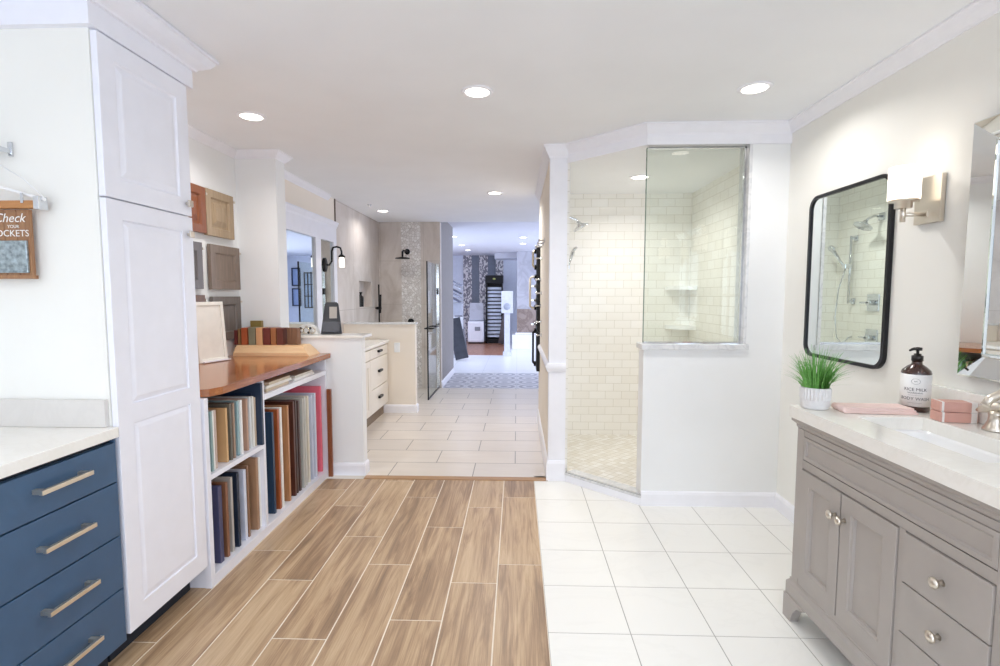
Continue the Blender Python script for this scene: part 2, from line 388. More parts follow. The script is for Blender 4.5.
struct('wall_return_grey', MB().box(-2.72, -1.22, 7.37, 7.50, 0, 2.5), M['greywall'])
# pony wall and divider
pw = struct('wall_pony', MB().box(-1.98, -1.160, 5.70, 5.79, 0, 1.02), M['wallb'])
build('cap', MB().box(-1.98, -1.148, 5.685, 5.805, 1.02, 1.04, .003), M['ledge'], pw)
dv = struct('wall_divider', MB().box(-1.75, -1.148, 3.68, 3.77, 0, 1.035), W)
build('cap', MB().box(-1.75, -1.133, 3.665, 3.90, 1.035, 1.055, .003), M['quartz'], dv)
# corridor wall, pillar
struct('wall_corridor', MB().box(.23, .35, 3.70, 5.30, 0, 2.39), M['wallb'])
BASE = [(0, 0), (.016, 0), (.016, .075), (.010, .09), (0, .095)]
CROWN = [(0, 2.305), (.012, 2.305), (.018, 2.318), (.03, 2.328), (.052, 2.352), (.066, 2.372), (.078, 2.378), (.078, 2.39), (0, 2.39)]
RAIL = [(0, .80), (.012, .805), (.022, .83), (.022, .845), (.012, .86), (0, .865)]
pil = struct('trim_4', MB().box(.23, .352, 3.615, 3.70, 0, 2.39), M['trim'])
mb = MB(); mb.mold([(.23, 5.30), (.23, 3.615), (.352, 3.615)], [(0, 0), (.014, 0), (.014, .13), (.006, .15), (0, .15)], -1); struct('baseboard_corridor', mb, M['trim'])
mb = MB(); mb.mold([(.23, 5.30), (.23, 3.615), (.352, 3.615)], RAIL, -1); struct('trim_5', mb, M['trim'])
mb = MB(); mb.mold([(.23, 5.30), (.23, 3.615), (.352, 3.612)], [(d*.6, z) for d, z in CROWN], -1); struct('trim_6', mb, M['trim'])
# shower walls
struct('wall_back', MB().box(.35, 3.12, 4.80, 5.30, 0, 2.39), W)
struct('wall_shower_tile_back', MB().box(.36, 1.60, 4.75, 4.80, 0, 2.28), M['suby'])
struct('wall_shower_tile_left', MB().box(.352, .372, 3.66, 4.75, 0, 2.28), M['subx'])
struct('wall_shower_tile_right', MB().box(1.60, 1.66, 3.32, 4.80, 0, 2.28), M['subx'])
mb = MB(); mb.box(1.66, 1.78, -.45, 4.80, 0, 2.39); mb.box(1.66, 1.78, -3.0, -2.25, 0, 2.39)
mb.box(1.66, 1.78, -2.25, -.45, 0, .55); mb.box(1.66, 1.78, -2.25, -.45, 2.2, 2.39); struct('wall_right', mb, M['cream'])
# shower front : half wall, pier
mb = MB(); mb.box(.80, 1.43, 3.20, 3.32, 0, 1.01); mb.box(1.43, 1.66, 3.20, 3.32, 0, 2.28); struct('wall_front', mb, W)
struct('trim_7', MB().box(.785, 1.445, 3.180, 3.335, 1.01, 1.045, .003), M['ledge'])
mb = MB(); mb.box(1.412, 1.43, 3.19, 3.33, 1.045, 2.28); struct('trim_8', mb, M['ledge'])
# ceiling
mb = MB(); mb.prism([(.352, 3.62), (.80, 3.20), (1.66, 3.20), (1.66, 4.80), (.352, 4.80)], 2.28, 2.389); struct('ceiling_shower', mb, M['ceil'])
# facing band over the angled opening and front
mb = MB(); mb.mold([(.352, 3.615), (.795, 3.197), (1.66, 3.197)], [(0, 2.268), (.008, 2.268), (.008, 2.39), (0, 2.39)], -1); struct('trim_9', mb, M['trim'])
mb = MB(); mb.mold([(.345, 3.615), (.795, 3.193), (1.66, 3.193), (1.66, -3.0)], [(d*.62, 2.389-(2.389-z)*.75) for d, z in CROWN], -1); struct('trim_10', mb, M['trim'])
mb = MB(); mb.mold([(-2.05, -3.0), (-2.05, 3.68), (-1.75, 3.68), (-1.75, 3.82), (-1.98, 3.82), (-1.98, 5.30)], [(d*.6, 2.391-(2.391-z)*.62) for d, z in CROWN], -1); struct('trim_11', mb, M['trim'])
struct('ceiling', MB().box(-2.17, 3.12, -3.0, 7.28, 2.39, 2.54), M['ceil'])
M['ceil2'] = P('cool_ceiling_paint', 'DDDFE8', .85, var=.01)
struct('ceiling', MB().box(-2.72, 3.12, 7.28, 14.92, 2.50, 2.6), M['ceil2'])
# baseboards
mb = MB(); mb.mold([(.80, 3.20), (1.66, 3.20), (1.66, -3.0)], BASE, -1); struct('baseboard_front', mb, M['trim'])
mb = MB(); mb.mold([(-1.40, 3.68), (-1.148, 3.68), (-1.148, 3.77)], BASE, -1); struct('baseboard_divider', mb, M['trim'])
mb = MB(); mb.mold([(-1.98, 5.70), (-1.160, 5.70), (-1.160, 5.79)], BASE, -1); struct('baseboard_pony', mb, M['trim'])
mb = MB(); mb.mold([(-1.10, 7.25), (-1.10, 8.70)], BASE, -1); struct('baseboard_grey', mb, M['trim'])
# behind the camera
mb = MB(); mb.box(-2.17, -1.3, -3.12, -3.0, 0, 2.39); mb.box(1.65, 1.78, -3.12, -3.0, 0, 2.39)
mb.box(-1.3, 1.65, -3.12, -3.0, 0, .5); mb.box(-1.3, 1.65, -3.12, -3.0, 2.2, 2.39); struct('wall_rear', mb, W)
def window(name, a, b_, z0, z1, horiz, at, nv, nh):
    mb = MB()
    def bar(u0, u1, zz0, zz1, d=.03):
        if horiz: mb.box(u0, u1, at-d, at+d, zz0, zz1)
        else: mb.box(at-d, at+d, u0, u1, zz0, zz1)
    f = .06
    bar(a, b_, z0, z0+f); bar(a, b_, z1-f, z1); bar(a, a+f, z0, z1); bar(b_-f, b_, z0, z1)
    for i in range(1, nv): u = a+(b_-a)*i/nv; bar(u-.02, u+.02, z0, z1, .02)
    for i in range(1, nh): z = z0+(z1-z0)*i/nh; bar(a, b_, z-.02, z+.02, .02)
    o = struct(name, mb, M['trim']); return o
window('window_1', -1.3, 1.65, .5, 2.2, True, -2.92, 4, 2)
window('window_2', -2.25, -.45, .55, 2.2, False, 1.66, 2, 2)
# far room
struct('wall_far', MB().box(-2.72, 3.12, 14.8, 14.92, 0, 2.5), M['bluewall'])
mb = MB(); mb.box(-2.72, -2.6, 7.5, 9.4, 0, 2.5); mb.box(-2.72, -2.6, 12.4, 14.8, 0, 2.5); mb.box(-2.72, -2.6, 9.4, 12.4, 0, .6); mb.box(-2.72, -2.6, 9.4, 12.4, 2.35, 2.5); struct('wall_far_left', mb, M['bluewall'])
window('added_window_3', 9.4, 12.4, .6, 2.35, False, -2.64, 3, 2); window('added_window_4', 8.3, 12.9, .6, 2.35, False, 3.04, 4, 2)  # unseen side windows, added to go with the far room's daylight lamps
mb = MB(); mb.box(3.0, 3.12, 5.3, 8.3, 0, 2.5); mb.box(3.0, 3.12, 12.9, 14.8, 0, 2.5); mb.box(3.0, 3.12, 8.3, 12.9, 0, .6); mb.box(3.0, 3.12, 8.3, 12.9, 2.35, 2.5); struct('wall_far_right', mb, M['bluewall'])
struct('ceiling', MB().box(-.62, .02, 14.0, 14.8, 2.36, 2.5), M['ceil2'])
for i, (x0, x1, m) in enumerate([(-1.568, -1.319, 'spec'), (-1.319, -1.099, 'greystrip'), (-1.099, -.85, 'spec'), (-.85, -.627, 'greystrip')]):
    struct('trim_%d' % (12+i), MB().box(x0, x1, 14.77, 14.8, 0, 2.5), M[m])
struct('trim_16', MB().box(-.62, -.40, 14.77, 14.8, 0, 2.36), M['spec'])
struct('wall_marble', MB().box(0, .95, 13.45, 13.6, .36, 2.5), M['marble'])
struct('trim_17', MB().box(0, .95, 13.43, 13.45, .36, .98), M['brownmarble'])

# shower floor, curb, glass
mb = MB(); mb.prism([(.372, 3.67), (.83, 3.25), (.83, 3.32), (1.60, 3.32), (1.60, 4.75), (.372, 4.75)], 0.001, .03); struct('floor', mb, M['mosf'])
A = Vector((.352, 3.60)); B = Vector((.80, 3.19)); dd = (B-A).normalized(); nn = Vector((-dd.y, dd.x))
def strip(o0, o1, z0, z1, a0=0, a1=0):
    pts = [A+nn*o0+dd*a0, B+nn*o0-dd*a1, B+nn*o1-dd*a1, A+nn*o1+dd*a0]; return MB().prism([(p.x, p.y) for p in pts], z0, z1)
cu = thing('shower_curb', 'low white diagonal curb across the open shower entry, topped with grey stone', 'shower curb', (.576, 3.395, 0))
part('curb_body', strip(-.0, .10, 0, .05), M['trim'], cu)
part('curb_top', strip(-.006, .106, .05, .064), M['ledge'], cu)
part('shadow_line_strip', strip(.004, .018, .064, .070), M['chrome'], cu)  # strip added in place of the shadow line along the curb edge
gl = thing('shower_glass_panel', 'clear fixed glass panel standing on the marble ledge of the white half wall', 'glass panel', (1.105, 3.24, 1.045))
part('pane', MB().box(.806, 1.408, 3.236, 3.246, 1.050, 2.262), M['glassg'], gl)
mb = MB(); mb.box(.802, .806, 3.235, 3.247, 1.050, 2.262); part('glass_edge', mb, M['edge'], gl)
mb = MB(); mb.box(.806, 1.412, 3.230, 3.252, 1.0455, 1.058); mb.box(1.400, 1.4118, 3.230, 3.252, 1.058, 2.262); mb.box(.806, 1.412, 3.230, 3.252, 2.256, 2.267); part('channel', mb, M['chrome'], gl)

# ------------------------------------------------------------------ recessed lights
def downlight(x, y, z, label, r=.062, power=LAMP, group='recessed ceiling lights', col=(1, .98, .958)):
    t = thing('ceiling_light', label, 'ceiling light', (x, y, z), 0, group)
    mb = MB(); prof = [(r, -.001), (r, -.007), (r+.012, -.007), (r+.020, -.003), (r+.021, 0), (r, 0)]
    mb.lathe(prof, (0, 0, 0), 32); part('trim_ring', mb, M['trim'], t, local=True)
    part('diffuser', MB().lathe([(0, -.004), (r, -.004), (r, -.001), (0, -.001)], (0, 0, 0), 32), M['lamp'], t, 'glowing white disc', local=True)
    a = area('lamp_glow', (0, 0, -.012), (0, 0, 0), r*2, 0, power, col, 'DISK', math.radians(150)); a.parent = t
    return t
downlight(-1.545, 2.97, 2.39, 'round recessed ceiling light above the wooden counter, beside the white tall cabinet')
downlight(-.205, 2.66, 2.39, 'round recessed ceiling light over the wood-look planks, middle of the front three')
downlight(1.19, 2.66, 2.39, 'round recessed ceiling light over the white tiled floor, in front of the shower')
downlight(-1.66, 6.28, 2.39, 'small round recessed light over the stone-tiled shower at the left', power=LAMP*.6)
downlight(-.225, 5.22, 2.39, 'small round recessed light over the pale tiled hallway', power=LAMP*2.8)
downlight(.965, 4.09, 2.28, 'round recessed light in the white subway-tiled shower ceiling', power=LAMP*1.1)
COOL = (.80, .85, 1)
for x, y, lb in [(-1.25, 10.0, 'small round light in the far room ceiling, front one on the left'), (-1.27, 11.7, 'small round light in the far room ceiling, middle one on the left'),
                 (-1.26, 13.0, 'small round light in the far room ceiling, rearmost on the left'), (.12, 10.2, 'small round light in the far room ceiling, front one on the right'),
                 (.13, 11.4, 'small round light in the far room ceiling, rear one on the right')]:
    downlight(x, y, 2.50, lb, power=LAMP*.9, group='far room ceiling lights', col=COOL)
for x, y, w_ in [(-1.0, .2, 'above the left side'), (.9, .3, 'above the vanity side'), (-.1, -1.5, 'near the rear window')]:
    downlight(x, y, 2.39, 'added unseen recessed ceiling light behind the viewpoint, '+w_, group='added ceiling lights behind the viewpoint')  # unseen lamps added to help light the near part of the room
solo('sprinkler', MB().lathe([(0, -.02), (.012, -.02), (.012, -.008), (.025, -.006), (.025, 0), (0, 0)], (-1.70, 5.85, 2.39), 16), M['chrome'], 'small round sprinkler head in the ceiling near the stone shower light', 'sprinkler')

# ------------------------------------------------------------------ tall white cabinet
t = thing('tall_cabinet', 'tall white pantry cabinet with raised panel doors reaching the ceiling', 'cabinet', (-1.74, 1.945, 0))
mb = MB(); mb.box(-2.047, -1.432, 1.707, 2.185, .115, 2.385); part('body', mb, M['cream'], t)  # cream side against bluish doors: warm and cool light put into the paint
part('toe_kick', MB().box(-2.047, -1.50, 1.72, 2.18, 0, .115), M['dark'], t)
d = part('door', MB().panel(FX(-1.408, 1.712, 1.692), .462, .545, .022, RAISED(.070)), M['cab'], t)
kn = MB(); kn.box(-1.408, -1.395, 2.135, 2.147, 1.735, 1.747); kn.box(-1.395, -1.386, 2.127, 2.155, 1.727, 1.755, .003); part('knob', kn, M['nickel'], d, 'small square metal knob')
mb = MB(); mb.panel(FX(-1.408, 1.712, .118), .462, 1.568, .022, [(.001, 0)])
d = part('door', MB().box(-1.43, -1.4305, 1.712, 2.174, .118, 1.686), M['cab'], t) if False else None
def twopanel(M0, wd, ht, t_, zs):
    """door with several stacked raised panels"""
    mb = MB(); f = .062; b = bmesh.new(); mb.panel(M0, wd, zs[0][0], t_, [(.0, 0)]); return mb
mb = MB(); X0, Y0 = -1.408, 1.712; f = .07
# stiles and rails
mb.box(-1.430, X0, Y0, Y0+f, .118, 1.686, .0015); mb.box(-1.430, X0, Y0+.462-f, Y0+.462, .118, 1.686, .0015)
for z0, z1 in ((.118, .20), (.885, .955), (1.62, 1.686)): mb.box(-1.430, X0-.0002, Y0+f-.002, Y0+.462-f+.002, z0, z1)
for z0, z1 in ((.20, .885), (.955, 1.62)):
    mb.panel(FX(X0-.006, Y0+f-.001, z0-.001), .462-2*f+.002, z1-z0+.002, .014, [(.006, .001), (.024, -.0045), (.028, -.005)])
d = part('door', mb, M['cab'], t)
kn = MB(); kn.box(-1.408, -1.395, 2.135, 2.147, 1.605, 1.617); kn.box(-1.395, -1.386, 2.127, 2.155, 1.597, 1.625, .003); part('knob', kn, M['nickel'], d, 'small square metal knob')
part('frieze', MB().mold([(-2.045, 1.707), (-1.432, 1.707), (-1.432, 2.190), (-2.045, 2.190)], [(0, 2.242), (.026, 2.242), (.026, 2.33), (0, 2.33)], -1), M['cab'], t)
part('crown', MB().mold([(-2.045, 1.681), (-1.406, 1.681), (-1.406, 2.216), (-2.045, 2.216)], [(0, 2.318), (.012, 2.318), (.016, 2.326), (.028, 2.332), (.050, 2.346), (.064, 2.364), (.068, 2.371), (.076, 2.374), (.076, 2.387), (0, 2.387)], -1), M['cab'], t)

# ------------------------------------------------------------------ blue drawer base
t = thing('drawer_cabinet', 'slate blue base cabinet with four wide drawers beside the white tall cabinet', 'cabinet', (-1.74, 1.2, 0))
part('body', MB().box(-2.046, -1.432, .55, 1.700, .10, .852), M['dark'], t)
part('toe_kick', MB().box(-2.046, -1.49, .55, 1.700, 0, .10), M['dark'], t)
part('end_panel', MB().box(-1.432, -1.418, 1.697, 1.7045, .10, .852), M['blue'], t)
for z0, z1 in ((.697, .836), (.503, .692), (.308, .498), (.106, .303)):
    d = part('drawer', MB().box(-1.432, -1.410, .93, 1.695, z0, z1, .002), M['blue'], t)
    zc = z1-.057 if z1 > .8 else z1-.088; h = MB()
    for y in (1.392, 1.545): h.box(-1.412, -1.380, y-.007, y+.007, zc-.007, zc+.007, .001)
    h.box(-1.384, -1.372, 1.379, 1.558, zc-.007, zc+.007, .0015); part('handle', h, M['pull'], d, 'long square brushed metal bar pull')
for z0, z1 in ((.697, .836), (.503, .692), (.308, .498), (.106, .303)): part('drawer', MB().box(-1.432, -1.410, .55, .926, z0, z1, .002), M['blue'], t)
solo('countertop', MB().box(-2.05, -1.402, .53, 1.704, .853, .890, .003), M['quartz'], 'cream quartz countertop on the slate blue drawer cabinet', 'countertop')
solo('backsplash', MB().box(-2.05, -1.436, 1.688, 1.706, .8905, .988, .002), M['quartz2'], 'short grey quartz backsplash strip below the hanging wooden sign', 'backsplash')

# ------------------------------------------------------------------ sign and hanger
WD = WOOD('warm_sign_wood', '8E6446', 'B08660', 2, .5, 6, 10)
t = thing('wooden_sign', 'brown plank sign with white lettering and a galvanised metal pocket', 'sign', (-1.752, 1.683, 1.41))
mb = MB(); x = -1.911
for k in range(6): mb.box(x, x+.0432, 1.672, 1.686, 1.418, 1.640, .0015); x += .0445
mb.box(-1.911, -1.642, 1.668, 1.690, 1.408, 1.420); part('board', mb, WD, t)
mb = MB(); mb.panel(FY(-1.862, 1.663, 1.428), .209, .108, .008, [(.004, 0), (.006, .002)]); part('metal_pocket', mb, P('galvanised_steel', 'A9B6BB', .4, .6, var=.25, scale=60), t, 'galvanised metal plate')
RX = Matrix.Rotation(PI/2, 4, 'X'); wt = P('white_sign_ink', 'F4F1EC', .6)
mb = text_mb('Check', .042, Matrix.Translation((-1.713, 1.6705, 1.611)) @ RX, shear=.3)
for m2 in (text_mb('YOUR', .015, Matrix.Translation((-1.700, 1.6705, 1.583)) @ RX), text_mb('POCKETS', .031, Matrix.Translation((-1.712, 1.6705, 1.560)) @ RX)): mb.merge(m2.bm)
part('lettering', mb, wt, t, 'white painted words')
t = thing('clothes_hanger', 'white trouser hanger with a wooden bar holding the plank sign', 'hanger', (-1.752, 1.665, 1.64))
part('bar', MB().box(-1.912, -1.593, 1.656, 1.682, 1.643, 1.668, .003), WOOD('pale_bar_wood', 'A9713F', 'CB9560', 0, .45, 6, 10), t)
wp = P('white_coated_metal', 'F3F3F3', .35)
mb = MB(); mb.tube([(-1.672+.09, 1.668, 1.672), (-1.652, 1.668, 1.690), (-1.712, 1.668, 1.708), (-1.752, 1.668, 1.716), (-1.832, 1.668, 1.700), (-1.912, 1.668, 1.674)], .0055)
mb.tube([(-1.584, 1.668, 1.678), (-1.652, 1.668, 1.742), (-1.752, 1.668, 1.80)], .0016, 6); mb.tube([(-1.752, 1.668, 1.712), (-1.752, 1.668, 1.795), (-1.747, 1.668, 1.812), (-1.734, 1.668, 1.815)], .003, 8); part('shoulder_wire', mb, wp, t)
mb = MB(); mb.box(-1.608, -1.588, 1.651, 1.686, 1.638, 1.682, .003); part('end_cap', mb, M['chrome'], t, 'silver metal end cap'); part('clip', MB().box(-1.652, -1.642, 1.652, 1.6565, 1.658, 1.692, .002), M['chrome'], t, 'silver clip')
t = thing('wall_hook', 'silver wall-mounted hook rail above the hanging plank sign', 'hook', (-1.732, 1.69, 1.80))
mb = MB(); mb.box(-1.732, -1.716, 1.700, 1.707, 1.822, 1.872, .003); part('plate', mb, M['chrome'], t)
mb = MB(); mb.box(-1.892, -1.722, 1.664, 1.670, 1.830, 1.850, .002); mb.box(-1.730, -1.720, 1.664, 1.702, 1.832, 1.848, .002); part('rail', mb, M['chrome'], t)

# ------------------------------------------------------------------ wood counter and bookcase
mb = MB(); mb.prism([(-2.045, 2.20), (-1.47, 2.20), (-1.405, 2.235), (-1.38, 2.30), (-1.38, 3.676), (-2.045, 3.676)], .888, .924)
bmesh.ops.bevel(mb.bm, geom=[e for e in mb.bm.edges if abs(e.verts[0].co.z-e.verts[1].co.z) < .001], offset=.003, segments=2, affect='EDGES')
solo('wood_countertop', mb, M['counter'], 'glossy reddish butcher block counter above the white open shelves', 'countertop')
t = thing('open_bookcase', 'white open shelf unit filled with upright door samples under the wooden counter', 'shelf', (-1.72, 2.94, 0))
T = M['cab']
mb = MB(); mb.box(-1.435, -1.405, 2.192, 2.222, 0, .886, .001); mb.box(-2.04, -1.435, 2.196, 2.214, 0, .886); part('side_panel', mb, T, t)
part('side_panel', MB().box(-2.04, -1.415, 3.655, 3.676, 0, .886, .001), T, t)
part('partition', MB().box(-2.04, -1.41, 2.715, 2.740, .052, .886, .001), T, t)
part('back_panel', MB().box(-2.048, -2.038, 2.20, 3.67, 0, .886), T, t)
part('base', MB().box(-2.038, -1.405, 2.222, 3.655, 0, .052, .001), T, t)
part('shelf', MB().box(-2.038, -1.41, 2.222, 2.715, .500, .524, .001), T, t)
part('shelf', MB().box(-2.038, -1.408, 2.740, 3.655, .768, .800, .001), T, t)
def drgb(n, c): return P('sample_'+n, c, .4, var=.03)
def sample(x1, y, zb, ht, th, m, label, group, lean=0, wd=.30, kind='raised', cat='door sample', name='door_sample'):
    """upright cabinet door sample; its broad face looks at -Y, its narrow edge at +X"""
    mb = MB(); mb.panel(Matrix.Identity(4), wd, ht, th, RAISED(.045) if kind == 'raised' else SHAKER(.05) if kind == 'shaker' else [(.008, 0), (.009, .002)] if kind == 'edge' else [(.05, 0), (.052, .003), (.054, 0)])
    mb.bm.transform(Matrix.Translation((-wd, 0, 0)))
    me = bpy.data.meshes.new(name); mb.bm.to_mesh(me); mb.bm.free(); me.materials.append(m)
    o = bpy.data.objects.new(name, me); COL.objects.link(o); o.location = (x1, y-th, zb); o.rotation_euler = (-lean, 0, 0)
    o['label'] = label; o['category'] = cat; o['group'] = group; return o
g1 = 'finish samples on the upper left shelf'; zb = .5245
U = [('teal', '8FA9A8', 2.285, .285, 'muted teal sample nearest the shelf end panel'), ('white', 'EDEBE6', 2.305, .285, 'thin white sample next to the muted teal one'),
     ('pinkbeige', 'C9B3A5', 2.328, .283, 'pinkish beige sample left of the broad light wood one'), ('tan', 'D2A978', 2.420, .272, 'broad light tan wood sample on the upper left shelf'),
     ('olive', '6B6558', 2.450, .288, 'dark olive grey sample behind the light tan wood one'), ('taupe', 'A68C78', 2.481, .284, 'taupe brown sample between dark olive and pale teal'),
     ('lightteal', '9BB8BC', 2.523, .286, 'pale teal sample with an uncovered face on the upper shelf'), ('white', 'F2F0EC', 2.540, .287, 'thin white sample right of the pale teal one'),
     ('pinktan', 'C09C86', 2.606, .279, 'rosy tan wood sample before the white ones'), ('white', 'E9ECEC', 2.645, .282, 'cool white sample right of the rosy tan one'),
     ('white', 'F2EFE8', 2.672, .279, 'warm white sample near the tall navy panel'), ('beige', 'D3BFA6', 2.690, .27, 'narrow beige sample touching the tall navy panel')]
for n, c, y, h, lb in U: sample(-1.425-random.random()*.012, y, zb, h, .014, drgb(n, c), lb, g1, 0, .28, 'flat' if n in ('tan', 'white') else 'shaker')
sample(-1.404, 2.713, zb, .345, .020, drgb('navy', '27384F'), 'tall navy blue panel standing at the shelf partition', g1, 0, .3, 'flat')
g2 = 'finish samples on the lower left shelf'; zb = .0525
L = [('violetnavy', '48496B', 2.345, .378, .03, 'dark violet blue sample at the near end of the bottom shelf'), ('brown', '8A5E44', 2.392, .378, .018, 'reddish brown wood sample next to the violet blue one'),
     ('greige', 'B9B3AC', 2.443, .385, .016, 'light grey leaning sample on the bottom shelf'), ('navy', '1F2C40', 2.495, .392, .02, 'near-black navy sample on the bottom shelf'),
     ('lavwhite', 'D5D9E8', 2.570, .380, .022, 'broad bluish white sample on the bottom shelf'), ('brown', '8F6B50', 2.598, .39, .014, 'thin brown edge behind the bluish white sample'),
     ('tanbrown', 'AD8768', 2.690, .405, .022, 'wide tan wood sample at the right of the bottom shelf'), ('white', 'F0F0EC', 2.713, .400, .016, 'white sample against the shelf partition')]
for n, c, y, h, th, lb in L: sample(-1.430-random.random()*.008, y, zb, h, th, drgb(n, c), lb, g2, 0, .3, 'flat')
g3 = 'door samples in the right bay'
wn = lambda n, a, b_: WOOD('sample_'+n, a, b_, 2, .35, 6, 12)
R = [(wn('navy', '20384F', '2B4560'), 2.893, .612, 'navy cabinet door sample, first in the right bay'), (wn('orange', '9A4C26', 'B8663A'), 2.958, .615, 'orange brown wood door sample behind the navy one'),
     (drgb('white', 'F0EDE6'), 2.985, .62, 'thin white door sample between orange brown and tan wood'), (wn('tan', 'A8754C', 'C89468'), 3.078, .612, 'tan wood door sample in the right bay'),
     (wn('darkbrown', '4B2A20', '6A3F30'), 3.160, .62, 'very dark brown wood door sample in the right bay'), (wn('espresso', '3B2722', '523830'), 3.205, .618, 'espresso door sample beside the very dark brown one'), (wn('umber', '4A3732', '65504A'), 3.246, .606, 'dark umber door sample before the grey ones'),
     (drgb('greige', 'C3C1B9'), 3.300, .61, 'light greige door sample after the dark ones'), (drgb('palegrey', 'D2D1CB'), 3.345, .612, 'pale grey door sample, middle of the light ones'), (drgb('cream', 'E9E2D2'), 3.398, .608, 'cream door sample beside the lavender ones'),
     (drgb('lavender', 'CDD3E6'), 3.455, .603, 'pale lavender blue door sample with a dark seam'), (drgb('lavwhite', 'DADDEA'), 3.508, .606, 'bluish white door sample left of the pink one'),
     (drgb('pink', 'F4778A'), 3.615, .635, 'bright coral pink door sample in the right bay')]
for m, y, h, lb in R: sample(-1.430-random.random()*.008, y, .0525, h, .02, m, lb, g3, 0, .34, 'raised')
sample(-1.372, 3.652, .0, .66, .020, wn('chestnut', '7E4526', '9C5D38'), 'chestnut wood door sample leaning at the far end by the divider wall', g3, 0, .030, 'edge')
# small samples lying on the top shelf of the right bay
g4 = 'flat samples on the top shelf of the right bay'
for x0, y0, y1, z0, c, lb in [(-1.72, 2.80, 3.08, .8005, 'C9B79B', 'tan sample board lying lowest on the narrow top shelf'), (-1.73, 2.80, 3.12, .8175, 'E9E6DE', 'white sample board lying second on the narrow top shelf'),
                          (-1.70, 2.83, 3.10, .8345, 'D8C9AE', 'beige sample board lying topmost on the narrow top shelf'), (-1.71, 3.16, 3.48, .8005, 'ECEBE7', 'white sample board lying at the right of the top shelf'), (-1.70, 3.17, 3.45, .8175, 'D5D0C4', 'light grey sample board on the right-hand white one')]:
    mb = MB(); mb.box(x0, -1.425, y0, y1, z0, z0+.0165, .002); solo('sample_board', mb, drgb('flat', c), lb, 'sample board', g4)

# on the wood counter
t = thing('door_sample', 'plain cream shaker door sample leaning on the wooden counter', 'door sample', (-1.975, 3.23, .925), 0)
Mx = Matrix.Translation((-1.968, 3.05, .926)) @ Matrix.Rotation(math.radians(74), 4, 'Z') @ Matrix.Rotation(math.radians(-4), 4, 'X')
mb = MB(); mb.panel(Mx, .215, .385, .018, SHAKER(.022)); part('panel', mb, drgb('cream', 'EFECE4'), t)
part('stand_lip', MB().rbox(Mx @ Matrix.Translation((.12, -.010, .005)), .20, .02, .008), M['cab'], t)
mb = MB(); mw = WOOD('light_maple', 'E6C094', 'F0D0A6', 0, .35, 4, 10)
b = mb.bm; prof = [(3.475, .9245), (3.475, .948), (3.482, .950), (3.492, .960), (3.500, .978), (3.520, .986), (3.522, .996), (3.645, .996), (3.665, .95), (3.665, .9245)]
L0 = [b.verts.new((-2.00, y, z)) for y, z in prof]; R0 = [b.verts.new((-1.455-(z-.9245)*.9, y, z)) for y, z in prof]
for k in range(len(prof)): b.faces.new((L0[k], L0[(k+1) % len(prof)], R0[(k+1) % len(prof)], R0[k]))
b.faces.new(L0); b.faces.new(R0[::-1]); bmesh.ops.recalc_face_normals(b, faces=b.faces[:])
solo('molding_sample', mb, mw, 'long light maple crown molding block on the wooden counter', 'molding sample')
g5 = 'small finish blocks standing on the maple molding'
for x0, x1, h, c, lb in [(-2.000, -1.978, .105, '6E2F2C', 'dark red finish block, first on the maple molding'), (-1.972, -1.955, .115, '8C6A45', 'thin olive brown finish block at the left of the row'), (-1.948, -1.905, .122, 'B05A36', 'orange brown finish block on the maple molding'),
                     (-1.895, -1.848, .124, '8C8A74', 'grey green finish block on the maple molding'), (-1.840, -1.795, .123, 'DDAA7C', 'light peach wood finish block on the maple molding'), (-1.790, -1.739, .122, '74352E', 'burgundy finish block, left of the tan one'),
                     (-1.734, -1.696, .122, 'A56A42', 'tan brown finish block between two burgundy ones'), (-1.690, -1.645, .121, '6F3A30', 'burgundy finish block, right of the tan one')]:
    mb = MB(); mb.box(x0-.02, x1-.02, 3.53, 3.62, .997, .997+h, .0015); solo('finish_block', mb, WOOD('block_stain', c, c, 2, .4) if False else drgb('block', c), lb, 'finish block', g5)
mb = MB(); mb.rbox(Matrix.Translation((-1.605, 3.575, 1.058)) @ Matrix.Rotation(math.radians(-14), 4, 'Z'), .085, .04, .120, .002); solo('finish_block', mb, WOOD('walnut_block', '6E5040', 'A07A5C', 2, .4), 'large walnut finish block turned at the right end of the row', 'finish block', g5)
mb = MB(); mb.box(-1.955, -1.870, 3.635, 3.660, .997, 1.165, .002); solo('finish_block', mb, drgb('olive', '8E7B45'), 'taller olive gold block standing behind the row', 'finish block', g5)
mb = MB(); mb.box(-1.975, -1.958, 3.64, 3.66, .997, 1.12, .002); solo('finish_block', mb, drgb('maroon', '5C2A2C'), 'thin maroon block behind the first dark red one', 'finish block', g5)

